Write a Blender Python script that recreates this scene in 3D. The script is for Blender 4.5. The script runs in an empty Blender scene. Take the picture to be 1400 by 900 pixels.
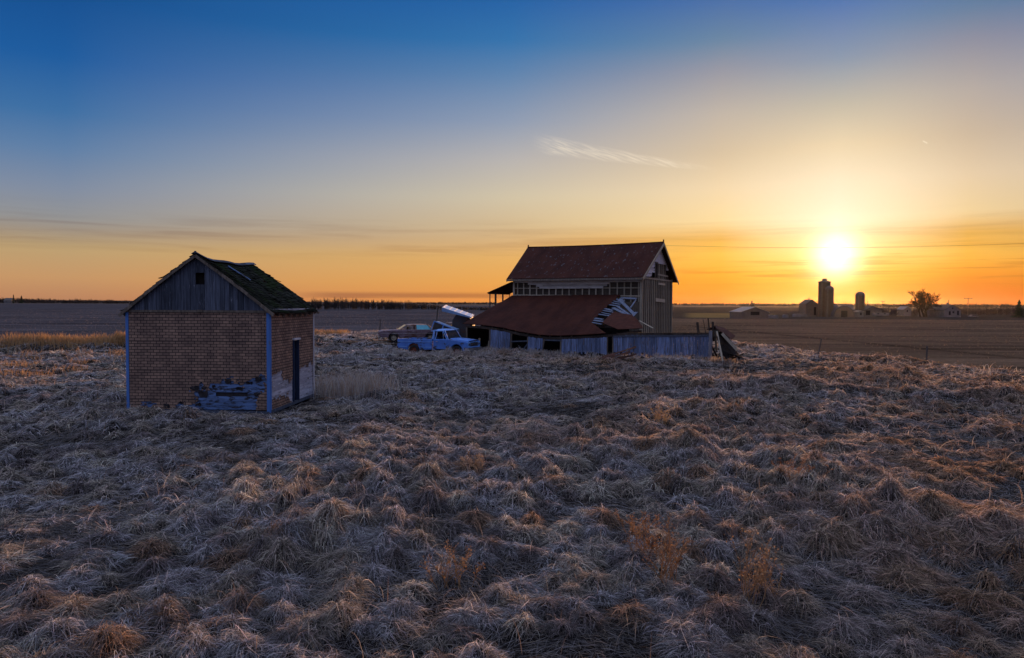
import bpy, bmesh, math, random
import numpy as np
from mathutils import Vector, Matrix

random.seed(7)
rng = np.random.default_rng(11)
R = math.radians
C = bpy.context.scene.collection
scene = bpy.context.scene

# ------------------------------------------------------------------ camera
CAM_H = 3.45
HAZE = 0.000006
FPX = 1000.0                      # focal length in pixels of a 1400 x 900 picture
PITCH, ROLL = R(2.0), R(0.26)
cam_d = bpy.data.cameras.new('camera')
cam = bpy.data.objects.new('camera', cam_d)
C.objects.link(cam)
scene.camera = cam
cam_d.sensor_width = 36.0
cam_d.lens = 36.0 * FPX / 1400.0
cam_d.clip_start, cam_d.clip_end = 0.1, 30000.0
CAM_R = Matrix.Rotation(R(90) - PITCH, 3, 'X') @ Matrix.Rotation(ROLL, 3, 'Z')
cam.matrix_world = Matrix.Translation((0, 0, CAM_H)) @ CAM_R.to_4x4()


def ray(px, py):
    return CAM_R @ Vector(((px - 700) / FPX, (450 - py) / FPX, -1.0))


def at(px, py, Y):
    d = ray(px, py)
    return Vector((0, 0, CAM_H)) + d * (Y / d.y)


def gx(px, Y):
    return at(px, 415, Y).x


# ------------------------------------------------------------------ sky
def lin(c):
    return tuple((v / 255 / 12.92) if v / 255 <= 0.04045 else ((v / 255 + 0.055) / 1.055) ** 2.4 for v in c)


SUN_DIR = (at(1143, 352, 1000) - Vector((0, 0, CAM_H))).normalized()
SUN_AZ = math.atan2(SUN_DIR.x, SUN_DIR.y)
SUN_EL = math.asin(SUN_DIR.z)

world = bpy.data.worlds.new('World')
scene.world = world
world.use_nodes = True
nt = world.node_tree
nt.nodes.clear()


class NB:
    """small node-building helper"""
    def __init__(self, tree):
        self.t = tree

    def n(self, kind, **kw):
        nd = self.t.nodes.new(kind)
        for k, v in kw.items():
            setattr(nd, k, v)
        return nd

    def put(self, sock, v):
        if hasattr(v, 'is_output'):
            self.t.links.new(v, sock)
        elif isinstance(v, (tuple, list)) and len(v) == 3 and sock.type == 'RGBA':
            sock.default_value = (*v, 1)
        else:
            sock.default_value = v

    def m(self, op, a, b=None, c=None, clamp=False):
        nd = self.n('ShaderNodeMath', operation=op, use_clamp=clamp)
        for i, v in enumerate((a, b, c)):
            if v is not None:
                self.put(nd.inputs[i], v)
        return nd.outputs[0]

    def vm(self, op, a, b=None, out=0):
        nd = self.n('ShaderNodeVectorMath', operation=op)
        self.put(nd.inputs[0], a)
        if b is not None:
            self.put(nd.inputs[1], b)
        return nd.outputs[out]

    def mr(self, v, a, b, c=0.0, d=1.0, kind='SMOOTHSTEP'):
        nd = self.n('ShaderNodeMapRange', interpolation_type=kind)
        for s, q in zip(('Value', 'From Min', 'From Max', 'To Min', 'To Max'), (v, a, b, c, d)):
            self.put(nd.inputs[s], q)
        return nd.outputs[0]

    def mix(self, f, a, b, blend='MIX'):
        nd = self.n('ShaderNodeMix', data_type='RGBA', blend_type=blend)
        self.put(nd.inputs[0], f)
        self.put(nd.inputs[6], a)
        self.put(nd.inputs[7], b)
        return nd.outputs[2]

    def ramp(self, f, stops, interp='LINEAR'):
        nd = self.n('ShaderNodeValToRGB')
        cr = nd.color_ramp
        cr.interpolation = interp
        while len(cr.elements) > 1:
            cr.elements.remove(cr.elements[-1])
        for i, (p, c) in enumerate(stops):
            e = cr.elements[0] if i == 0 else cr.elements.new(p)
            e.position = p
            e.color = (*c, 1)
        self.put(nd.inputs[0], f)
        return nd.outputs[0]

    def noise(self, vec, scale=5.0, detail=4.0, rough=0.55, dist=0.0, out=0):
        nd = self.n('ShaderNodeTexNoise')
        if vec is not None:
            self.put(nd.inputs['Vector'], vec)
        nd.inputs['Scale'].default_value = scale
        nd.inputs['Detail'].default_value = detail
        nd.inputs['Roughness'].default_value = rough
        nd.inputs['Distortion'].default_value = dist
        return nd.outputs[out]

    def xyz(self, x=0.0, y=0.0, z=0.0):
        nd = self.n('ShaderNodeCombineXYZ')
        for i, v in enumerate((x, y, z)):
            self.put(nd.inputs[i], v)
        return nd.outputs[0]

    def sep(self, v):
        nd = self.n('ShaderNodeSeparateXYZ')
        self.put(nd.inputs[0], v)
        return nd.outputs

    def scale(self, v, s):
        return self.vm('MULTIPLY', v, s)


w = NB(nt)
tc = w.n('ShaderNodeTexCoord').outputs['Generated']
dirv = w.vm('NORMALIZE', tc)
dx, dy, dz = w.sep(dirv)
DEG = 180 / math.pi
el = w.m('MULTIPLY', w.m('ARCSINE', dz), DEG)
az = w.m('MULTIPLY', w.m('ARCTAN2', dx, dy), DEG)
flat = w.vm('NORMALIZE', w.xyz(dx, dy, 0.0))
daz = w.m('MULTIPLY', w.m('ARCCOSINE', w.vm('DOT_PRODUCT', flat, (math.sin(SUN_AZ), math.cos(SUN_AZ), 0.0), out=1)), DEG)
ang = w.m('MULTIPLY', w.m('ARCCOSINE', w.m('MINIMUM', w.vm('DOT_PRODUCT', dirv, tuple(SUN_DIR), out=1), 1.0)), DEG)
ELMAX = 90.0
elf = w.m('DIVIDE', w.m('ADD', el, 2.0), ELMAX + 2.0, clamp=True)


def stops(rows):
    return [((e + 2.0) / (ELMAX + 2.0), lin(c)) for e, c in sorted(rows)]


TOP = [(26, (26, 84, 154)), (36, (84, 118, 178)), (52, (160, 172, 206)), (90, (186, 190, 214))]
FAR = stops([(-2, (120, 84, 66)), (0.2, (196, 138, 100)), (1.6, (206, 156, 108)), (3.6, (196, 166, 120)), (4.8, (164, 150, 136)),
             (5.6, (152, 152, 154)), (7.5, (132, 145, 168)), (10, (97, 131, 173)), (12.4, (60, 114, 170)),
             (15.8, (20, 93, 164)), (20, (8, 78, 148))] + TOP)
MID = stops([(-2, (150, 84, 40)), (0.2, (240, 150, 70)), (1.6, (238, 166, 82)), (3.6, (232, 178, 104)), (5.0, (218, 180, 130)), (6.0, (216, 188, 146)), (8.2, (214, 200, 172)),
             (11, (188, 184, 182)), (13.8, (145, 160, 185)), (17.2, (92, 134, 180)), (19.5, (42, 116, 178)),
             (22.5, (18, 97, 170))] + TOP)
NEAR = stops([(-2, (190, 90, 10)), (0.2, (244, 100, 0)), (1.0, (250, 126, 2)), (2.2, (250, 152, 22)), (3.6, (250, 186, 70)), (4.9, (232, 174, 80)),
              (6.2, (246, 218, 162)), (8.6, (240, 216, 178)), (11.2, (214, 194, 166)), (14, (192, 182, 172)),
              (17, (148, 152, 168)), (19.0, (98, 134, 168)), (22, (56, 106, 174))] + TOP)
SUNW = stops([(-2, (200, 100, 10)), (0.2, (252, 128, 10)), (1.2, (252, 150, 18)), (2.2, (254, 186, 56)), (3.6, (255, 226, 150)), (6.0, (252, 240, 216)),
              (8.8, (246, 232, 204)), (11.2, (234, 214, 180)), (14, (192, 186, 172)), (17, (132, 152, 178)), (21, (58, 112, 182))] + TOP)
BACK = stops([(-2, (92, 88, 104)), (0.2, (134, 126, 148)), (4, (152, 142, 166)), (9, (150, 150, 184)), (18, (138, 152, 198)),
              (34, (140, 158, 208)), (52, (166, 176, 210)), (90, (186, 190, 214))])
col = w.mix(w.mr(daz, 0.0, 8.0, kind='LINEAR'), w.ramp(elf, SUNW), w.ramp(elf, NEAR))
col = w.mix(w.mr(daz, 8.0, 24.0, kind='LINEAR'), col, w.ramp(elf, MID))
col = w.mix(w.mr(daz, 24.0, 55.0, kind='LINEAR'), col, w.ramp(elf, FAR))
col = w.mix(w.mr(daz, 60.0, 115.0), col, w.ramp(elf, BACK))
col = w.mix(w.mr(az, 25.5, 34.0), col, w.mix(1.0, col, (0.84, 0.85, 0.93), 'MULTIPLY'))
col = w.mix(w.m('MULTIPLY', w.mr(az, 23.5, 33.0), w.mr(el, 3.4, 0.4)), col, w.mix(1.0, col, (0.80, 0.52, 0.30), 'MULTIPLY'))
# sky right of the frame warmed and brightened, added fill for right-facing walls
fill_r = w.m('MULTIPLY', w.m('MULTIPLY', w.mr(az, 38.0, 62.0), w.mr(az, 128.0, 96.0)), w.mr(el, 48.0, 12.0))
col = w.mix(fill_r, col, w.mix(1.0, col, (2.3, 1.55, 1.0), 'MULTIPLY'))
# thin stratus streaks low over the horizon
sv = w.xyz(w.m('MULTIPLY', az, 0.045), w.m('MULTIPLY', el, 1.05), 0.0)
n1 = w.noise(sv, 1.6, 5, 0.6, 0.4)
b1 = w.m('MULTIPLY', w.mr(n1, 0.42, 0.72), w.m('MULTIPLY', w.mr(el, 2.6, 4.4), w.mr(el, 7.0, 5.2)))
col = w.mix(w.m('MULTIPLY', b1, 0.55), col, w.mix(1.0, col, (0.70, 0.62, 0.62), 'MULTIPLY'))
b3 = w.m('MULTIPLY', w.mr(w.noise(w.xyz(w.m('MULTIPLY', az, 0.06), w.m('MULTIPLY', el, 1.7), 3.0), 1.5, 4, 0.6, 0.3), 0.5, 0.68),
         w.m('MULTIPLY', w.mr(el, 1.0, 2.2), w.mr(el, 4.6, 3.6)))
col = w.mix(w.m('MULTIPLY', b3, w.mr(az, 5.0, 20.0)), col, w.mix(1.0, col, (0.74, 0.56, 0.36), 'MULTIPLY'))
# purple bank just above the horizon left of the farmhouse
b2 = w.m('MULTIPLY', w.m('MULTIPLY', w.mr(w.m('ADD', el, w.m('MULTIPLY', w.noise(sv, 4.0, 3), 0.35)), 0.45, 0.70), w.mr(el, 0.95, 0.62)),
         w.m('MULTIPLY', w.mr(az, -18.0, -13.0), w.mr(az, 12.0, 3.0)))
col = w.mix(w.m('MULTIPLY', b2, 0.8), col, w.mix(1.0, col, (0.55, 0.50, 0.72), 'MULTIPLY'))
# the cirrus wisp
caz = w.m('SUBTRACT', az, 1.3)
cel = w.m('SUBTRACT', el, w.m('MULTIPLY_ADD', caz, -0.165, 12.35))
wid = w.mr(caz, 0.0, 14.5, 0.85, 0.15, 'LINEAR')
cm = w.m('SUBTRACT', 1.0, w.m('POWER', w.m('DIVIDE', cel, wid), 2.0), clamp=True)
cwin = w.m('MULTIPLY', w.mr(caz, 0.0, 2.0), w.mr(caz, 15.2, 10.0))
rip = w.noise(w.xyz(w.m('ADD', w.m('MULTIPLY', caz, 0.22), w.m('MULTIPLY', cel, -0.5)), w.m('ADD', w.m('MULTIPLY', cel, 3.2), w.m('MULTIPLY', caz, 0.62)), 0.0), 2.2, 3, 0.5, 0.4)
cir = w.m('MULTIPLY', w.m('MULTIPLY', cm, cwin), w.mr(rip, 0.34, 0.72, 0.12, 0.9))
col = w.mix(w.m('MULTIPLY', cir, 0.62), col, lin((250, 236, 214)))
# short contrail far right
ct = w.m('ABSOLUTE', w.m('SUBTRACT', w.m('SUBTRACT', el, 10.93), w.m('MULTIPLY', w.m('SUBTRACT', az, 29.2), -0.62)))
ctm = w.m('MULTIPLY', w.mr(ct, 0.07, 0.02), w.mr(w.m('ABSOLUTE', w.m('SUBTRACT', az, 29.2)), 0.17, 0.10))
col = w.mix(w.m('MULTIPLY', ctm, 0.6), col, lin((252, 240, 220)))
# the low sun itself and the bright air around it
core = w.m('MULTIPLY', w.m('EXPONENT', w.m('MULTIPLY', w.m('POWER', w.m('DIVIDE', ang, 1.45), 2.0), -1.0)), 1.25)
halo = w.m('MULTIPLY', w.m('EXPONENT', w.m('DIVIDE', ang, -2.4)), 0.34)
wide = w.m('MULTIPLY', w.m('EXPONENT', w.m('DIVIDE', ang, -10.0)), 0.03)
add = w.mix(1.0, w.vm('SCALE', (1.0, 0.97, 0.88)), (0, 0, 0), 'ADD')
g1 = w.n('ShaderNodeVectorMath', operation='SCALE'); g1.inputs[0].default_value = (1.0, 0.96, 0.82); w.put(g1.inputs[3], core)
g2 = w.n('ShaderNodeVectorMath', operation='SCALE'); g2.inputs[0].default_value = (1.0, 0.80, 0.40); w.put(g2.inputs[3], halo)
g3 = w.n('ShaderNodeVectorMath', operation='SCALE'); g3.inputs[0].default_value = (1.0, 0.66, 0.25); w.put(g3.inputs[3], wide)
col = w.vm('ADD', w.vm('ADD', w.vm('ADD', col, g1.outputs[0]), g2.outputs[0]), g3.outputs[0])
# sky above the frame brightened towards the zenith as added top light
up_ = w.n('ShaderNodeVectorMath', operation='SCALE'); w.put(up_.inputs[0], col); w.put(up_.inputs[3], w.mr(el, 34.0, 68.0, 1.0, 2.4))
col = up_.outputs[0]
sky = w.n('ShaderNodeTexSky', sky_type='NISHITA')
sky.sun_disc = False
sky.sun_elevation = SUN_EL
sky.sun_rotation = SUN_AZ
sky.altitude = 300.0
sky.dust_density = 2.0
nis = w.n('ShaderNodeVectorMath', operation='SCALE'); w.put(nis.inputs[0], sky.outputs[0]); nis.inputs[3].default_value = 0.06
final = w.mix(0.10, col, nis.outputs[0])
bg = w.n('ShaderNodeBackground')
w.put(bg.inputs[0], final)
bg.inputs[1].default_value = 1.0
wo = w.n('ShaderNodeOutputWorld')
nt.links.new(bg.outputs[0], wo.inputs[0])

sun_d = bpy.data.lights.new('sun', 'SUN')
sun_d.energy = 5.0
sun_d.angle = R(1.2)
sun_d.color = (1.0, 0.50, 0.20)
sun = bpy.data.objects.new('sun', sun_d)
C.objects.link(sun)
sun.rotation_euler = SUN_DIR.to_track_quat('Z', 'Y').to_euler()

scene.view_settings.view_transform = 'Standard'
scene.view_settings.look = 'None'
scene.view_settings.exposure = 0.0
scene.view_settings.gamma = 1.0
scene.view_settings.use_curve_mapping = False
scene.cycles.max_bounces = 6
scene.cycles.diffuse_bounces = 3
scene.cycles.transmission_bounces = 4
scene.cycles.transparent_max_bounces = 6
scene.cycles.use_denoising = True


# ------------------------------------------------------------------ materials
def new_mat(name):
    m = bpy.data.materials.new(name)
    m.use_nodes = True
    m.node_tree.nodes.clear()
    b = NB(m.node_tree)
    out = b.n('ShaderNodeOutputMaterial')
    p = b.n('ShaderNodeBsdfPrincipled')
    m.node_tree.links.new(p.outputs[0], out.inputs[0])
    return m, b, p, out


def bumped(b, p, h, strength=0.3, dist=0.02):
    bp = b.n('ShaderNodeBump')
    bp.inputs['Strength'].default_value = strength
    bp.inputs['Distance'].default_value = dist
    b.put(bp.inputs['Height'], h)
    b.put(p.inputs['Normal'], bp.outputs[0])


def surf(name, c1, c2, scale=3.0, stretch=(1, 1, 1), rough=0.85, bump=0.3, dist=0.01, island=0.0, spot=None, metal=0.0, spec=0.08,
         coord='UV', lo=0.3, hi=0.7):
    """weathered surface: two mottled colours, per-board variation and optional spots (colour, lo, hi, scale, stretch)"""
    m, b, p, out = new_mat(name)
    t = b.n('ShaderNodeTexCoord').outputs[coord]
    v = b.scale(t, tuple(stretch))
    n = b.noise(v, scale, 7, 0.62)
    c = b.mix(b.mr(n, lo, hi), c1, c2)
    if island:
        g = b.n('ShaderNodeNewGeometry').outputs['Random Per Island']
        k = b.mr(g, 0, 1, 1 - island, 1 + island, 'LINEAR')
        s = b.n('ShaderNodeVectorMath', operation='SCALE')
        b.put(s.inputs[0], c)
        b.put(s.inputs[3], k)
        c = s.outputs[0]
    h = b.noise(v, scale * 3.1, 6, 0.65)
    if spot:
        for sc, slo, shi, ss, st in (spot if isinstance(spot, list) else [spot]):
            q = b.noise(b.vm('ADD', b.scale(t, tuple(st)), (3.7 * ss, 1.3, 0.0)), ss, 6, 0.65)
            c = b.mix(b.mr(q, slo, shi), c, sc)
    b.put(p.inputs['Base Color'], c)
    p.inputs['Roughness'].default_value = rough
    p.inputs['Metallic'].default_value = metal
    p.inputs['Specular IOR Level'].default_value = spec
    if bump:
        bumped(b, p, h, bump, dist)
    return m


M = {}
M['board_v'] = surf('weathered_board', (0.085, 0.100, 0.130), (0.040, 0.045, 0.058), 2.2, (9, .6, 1), island=0.45, bump=0.6,
                    spot=((0.20, 0.22, 0.26), .60, .70, 2.6, (7, .9, 1)))
M['board_blue'] = surf('faded_white_board', (0.16, 0.22, 0.38), (0.085, 0.10, 0.14), 2.2, (8, .5, 1), island=0.35, bump=0.6,
                       spot=[((0.10, 0.075, 0.06), .56, .66, 2.0, (6, .5, 1)), ((0.26, 0.33, 0.50), .60, .68, 3.0, (8, .7, 1))])
M['board_brown'] = surf('brown_board', (0.17, 0.14, 0.11), (0.08, 0.065, 0.05), 2.4, (7, .6, 1), island=0.35, bump=0.5)
M['stud'] = surf('bare_stud', (0.40, 0.35, 0.26), (0.25, 0.21, 0.15), 2.4, (7, .6, 1), island=0.25, bump=0.4)
M['siding_h'] = surf('lapped_siding', (0.46, 0.43, 0.38), (0.22, 0.20, 0.17), 2.4, (.5, 8, 1), island=0.3, bump=0.4,
                     spot=((0.14, 0.12, 0.10), .58, .68, 2.5, (.7, 6, 1)))
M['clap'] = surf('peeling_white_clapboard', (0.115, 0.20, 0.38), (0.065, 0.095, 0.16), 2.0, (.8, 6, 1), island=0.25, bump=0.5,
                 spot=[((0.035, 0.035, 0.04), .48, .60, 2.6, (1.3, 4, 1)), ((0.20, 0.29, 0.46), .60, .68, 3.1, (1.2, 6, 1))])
M['clap_lit'] = surf('worn_lit_clapboard', (0.40, 0.41, 0.46), (0.25, 0.26, 0.30), 2.0, (.8, 6, 1), island=0.25, bump=0.5,
                      spot=[((0.10, 0.09, 0.085), .55, .66, 2.2, (1.0, 4, 1)), ((0.58, 0.59, 0.62), .58, .66, 3.1, (1.2, 5, 1))])  # lit copy of clap: right wall's extra sky light put into the colour
M['trim'] = surf('pale_blue_trim', (0.085, 0.20, 0.48), (0.07, 0.165, 0.40), 3, (4, .6, 1), bump=0.2, spot=((0.12, 0.13, 0.15), .60, .68, 4, (3, .8, 1)))
M['white_wood'] = surf('white_wood', (0.62, 0.62, 0.64), (0.42, 0.42, 0.43), 3, (3, .8, 1), bump=0.3, island=.2)
M['grey_post'] = surf('grey_weathered_post', (0.26, 0.25, 0.27), (0.15, 0.145, 0.16), 3, (6, .7, 1), bump=.4)
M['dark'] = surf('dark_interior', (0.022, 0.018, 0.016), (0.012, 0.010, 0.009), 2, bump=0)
M['tar'] = surf('tar_paper', (0.030, 0.028, 0.03), (0.05, 0.045, 0.045), 5, bump=0.6)
M['rust_roof'] = None
M['dark_board'] = surf('rotten_dark_board', (0.060, 0.046, 0.036), (0.028, 0.022, 0.018), 2.4, (7, .6, 1), island=0.35, bump=0.5)
M['rust_dark'] = surf('dark_rusty_metal', (0.085, 0.038, 0.026), (0.045, 0.024, 0.018), 3, bump=.4)
M['rust'] = surf('rusty_metal', (0.20, 0.065, 0.035), (0.10, 0.035, 0.022), 4, rough=0.75, bump=0.4, spot=((0.28, 0.13, 0.07), .58, .68, 6, (1, 1, 1)))
M['tyre'] = surf('cracked_tyre', (0.022, 0.022, 0.024), (0.035, 0.034, 0.034), 8, bump=0.3)
M['chrome'] = surf('dull_chrome', (0.55, 0.55, 0.56), (0.30, 0.25, 0.22), 5, rough=0.35, metal=0.9, bump=0.1)
M['concrete'] = surf('concrete_stave', (0.11, 0.085, 0.06), (0.08, 0.062, 0.045), .5, bump=0.2)
M['post'] = surf('old_post', (0.13, 0.11, 0.09), (0.06, 0.05, 0.045), 3, (6, .7, 1), bump=0.5)
M['bark'] = surf('bare_bark', (0.032, 0.025, 0.020), (0.020, 0.016, 0.013), 2, coord='Object', bump=0.3)


def glass_mat(name, c, alpha_rough=0.15):
    m, b, p, out = new_mat(name)
    t = b.n('ShaderNodeTexCoord').outputs['UV']
    b.put(p.inputs['Base Color'], b.mix(b.mr(b.noise(t, 4, 5), .35, .7), c, tuple(v * 0.6 for v in c)))
    p.inputs['Roughness'].default_value = alpha_rough
    p.inputs['Specular IOR Level'].default_value = 0.6
    return m


M['glass'] = glass_mat('dusty_dark_glass', (0.03, 0.034, 0.04))
M['cyan_pane'] = glass_mat('cyan_covered_pane', (0.10, 0.46, 0.55), 0.5)


def paint(name, c1, c2, rust=(0.10, 0.045, 0.025), lo=.60, hi=.66, rough=0.38, scale=1.6):
    m, b, p, out = new_mat(name)
    t = b.n('ShaderNodeTexCoord').outputs['Object']
    base = b.mix(b.mr(b.noise(t, 2.2, 6), .3, .7), c1, c2)
    q = b.mr(b.noise(b.scale(t, (1, 1, 1.6)), scale, 9, 0.68), lo, hi)
    streak = b.mr(b.noise(b.scale(t, (5, 5, .8)), 2.0, 5), .55, .75)
    base = b.mix(b.m('MULTIPLY', streak, 0.35), base, rust)
    b.put(p.inputs['Base Color'], b.mix(q, base, rust))
    b.put(p.inputs['Roughness'], b.mr(q, 0, 1, rough, 0.85, 'LINEAR'))
    bumped(b, p, b.noise(t, 12, 4), 0.08, 0.01)
    return m


M['truck_paint'] = paint('faded_blue_paint', (0.060, 0.19, 0.55), (0.045, 0.14, 0.42), (0.035, 0.035, 0.05), .545, .61)
M['truck_roof'] = paint('pale_blue_paint', (0.15, 0.33, 0.68), (0.10, 0.25, 0.58), lo=.64, hi=.7)
M['sedan_paint'] = paint('rusted_maroon_paint', (0.20, 0.14, 0.17), (0.12, 0.075, 0.085), (0.09, 0.04, 0.03), .46, .62, .5)
M['sedan_roof'] = paint('rusted_tan_paint', (0.36, 0.25, 0.19), (0.22, 0.14, 0.10), (0.12, 0.05, 0.03), .5, .66, .55)
M['cap_paint'] = paint('grey_blue_paint', (0.16, 0.28, 0.46), (0.11, 0.20, 0.34), lo=.62, hi=.7, rough=.5)
M['box_white'] = paint('white_truck_paint', (0.62, 0.66, 0.70), (0.50, 0.55, 0.60), lo=.66, hi=.74, rough=.5)


def brick_mat():
    m, b, p, out = new_mat('brick_pattern_asphalt_siding')
    t = b.n('ShaderNodeTexCoord').outputs['UV']
    wob = b.vm('SCALE', b.vm('SUBTRACT', b.noise(t, 1.2, 3, out=1), (0.5, 0.5, 0.5)))
    wob.node.inputs[3].default_value = 0.03
    tv = b.vm('ADD', t, wob)
    br = b.n('ShaderNodeTexBrick')
    br.offset = 0.5
    b.put(br.inputs['Vector'], tv)
    br.inputs['Color1'].default_value = (0.31, 0.210, 0.150, 1)
    br.inputs['Color2'].default_value = (0.19, 0.132, 0.102, 1)
    br.inputs['Mortar'].default_value = (0.022, 0.019, 0.021, 1)
    br.inputs['Scale'].default_value = 1.0
    br.inputs['Mortar Size'].default_value = 0.010
    br.inputs['Mortar Smooth'].default_value = 0.2
    br.inputs['Bias'].default_value = 0.0
    br.inputs['Brick Width'].default_value = 0.20
    br.inputs['Row Height'].default_value = 0.090
    n = b.noise(b.scale(t, (1.0, .7, 1)), 2.0, 6)
    c = b.mix(1.0, br.outputs['Color'], b.mix(b.mr(n, .3, .7), (0.72, 0.70, 0.72), (1.2, 1.15, 1.1)), 'MULTIPLY')
    ux, vy, _ = b.sep(t)
    # sheet joints: long dark laps every seven rows
    lap = b.m('ABSOLUTE', b.m('SUBTRACT', b.m('FRACT', b.m('DIVIDE', b.m('ADD', vy, b.m('MULTIPLY', b.noise(t, .8, 2), .05)), 0.90)), 0.5))
    c = b.mix(b.m('MULTIPLY', b.mr(lap, 0.018, 0.006), 0.6), c, (0.03, 0.024, 0.024))
    stain = b.mr(b.noise(b.scale(t, (3.5, .35, 1)), 1.5, 5), .55, .72)
    c = b.mix(b.m('MULTIPLY', stain, .45), c, (0.08, 0.055, 0.05))
    b.put(p.inputs['Base Color'], c)
    p.inputs['Roughness'].default_value = 0.95
    p.inputs['Specular IOR Level'].default_value = 0.15
    bumped(b, p, b.m('ADD', b.m('MULTIPLY', br.outputs['Fac'], -0.8), b.m('MULTIPLY', b.noise(t, 60, 3), .25)), 0.5, 0.008)
    return m


M['brick'] = brick_mat()


def shingle_mat():
    m, b, p, out = new_mat('mossy_wood_shingle')
    t = b.n('ShaderNodeTexCoord').outputs['UV']
    br = b.n('ShaderNodeTexBrick')
    b.put(br.inputs['Vector'], b.vm('ADD', t, b.vm('MULTIPLY', b.noise(t, 3, 3, out=1), (0.05, 0.05, 0))))
    br.inputs['Color1'].default_value = (0.105, 0.095, 0.080, 1)
    br.inputs['Color2'].default_value = (0.045, 0.045, 0.038, 1)
    br.inputs['Mortar'].default_value = (0.014, 0.013, 0.012, 1)
    br.inputs['Scale'].default_value = 1.0
    br.inputs['Mortar Size'].default_value = 0.010
    br.inputs['Brick Width'].default_value = 0.15
    br.inputs['Row Height'].default_value = 0.14
    moss = b.mr(b.noise(t, 1.3, 7, .65), .45, .65)
    c = b.mix(b.m('MULTIPLY', moss, 0.75), br.outputs['Color'], (0.060, 0.075, 0.032))
    pale = b.mr(b.noise(b.scale(t, (2.5, .9, 1)), 3, 5, .7), .62, .72)
    c = b.mix(b.m('MULTIPLY', pale, .6), c, (0.20, 0.19, 0.17))
    b.put(p.inputs['Base Color'], c)
    p.inputs['Roughness'].default_value = 0.9
    _, v, _ = b.sep(t)
    saw = b.m('FRACT', b.m('DIVIDE', v, 0.14))
    bumped(b, p, b.m('ADD', b.m('MULTIPLY', saw, -0.6), b.m('ADD', b.m('MULTIPLY', br.outputs['Fac'], -.5), b.m('MULTIPLY', b.noise(t, 14, 4), .6))), 0.9, 0.03)
    return m


M['shingle'] = shingle_mat()


def rust_roof_mat(name, flakes):
    m, b, p, out = new_mat(name)
    t = b.n('ShaderNodeTexCoord').outputs['UV']
    c = b.mix(b.mr(b.noise(b.scale(t, (1, .5, 1)), .9, 7, .6), .3, .7), (0.058, 0.020, 0.013), (0.032, 0.012, 0.009))
    c = b.mix(b.m('MULTIPLY', b.mr(b.noise(b.scale(t, (5, .5, 1)), 1.1, 6, .6), .5, .75), .5), c, (0.060, 0.028, 0.020))
    ux, vy, _ = b.sep(t)
    # seams between sheets, down the slope and across it
    sx = b.m('ABSOLUTE', b.m('SUBTRACT', b.m('FRACT', b.m('DIVIDE', ux, 0.66)), 0.5))
    seam = b.mr(sx, 0.485, 0.497)
    c = b.mix(b.m('MULTIPLY', seam, .35), c, (0.05, 0.02, 0.018))
    pale = b.mr(b.noise(b.scale(t, (2.6, 1.3, 1)), 1.7, 5, .62), .605, .64)
    if flakes:
        c = b.mix(b.m('MULTIPLY', pale, .7), c, (0.10, 0.10, 0.105))
    b.put(p.inputs['Base Color'], c)
    p.inputs['Roughness'].default_value = 0.85
    p.inputs['Specular IOR Level'].default_value = 0.05
    bumped(b, p, b.m('ADD', b.m('MULTIPLY', seam, .8), b.m('MULTIPLY', b.noise(t, 4, 5), .5)), 0.5, 0.02)
    return m


M['rust_roof'] = rust_roof_mat('rusted_red_roofing', True)
M['rust_lean'] = rust_roof_mat('rusted_lean_to_roofing', False)


def plain(name, c, rough=.8):
    return surf(name, c, tuple(v * .75 for v in c), .6, coord='Object', bump=0.1, rough=rough)


M['far_white'] = plain('far_white_paint', (0.17, 0.16, 0.155))
M['far_grey'] = plain('far_grey_paint', (0.13, 0.115, 0.10))
M['far_roof'] = plain('far_dark_roof', (0.085, 0.075, 0.07))
M['far_tin'] = surf('far_tin_roof', (0.22, 0.21, 0.20), (0.17, 0.16, 0.15), .6, rough=.45, metal=.4, bump=0)
M['far_steel'] = surf('far_blue_steel', (0.10, 0.11, 0.14), (0.08, 0.085, 0.10), .6, rough=.5, bump=0)


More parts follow.
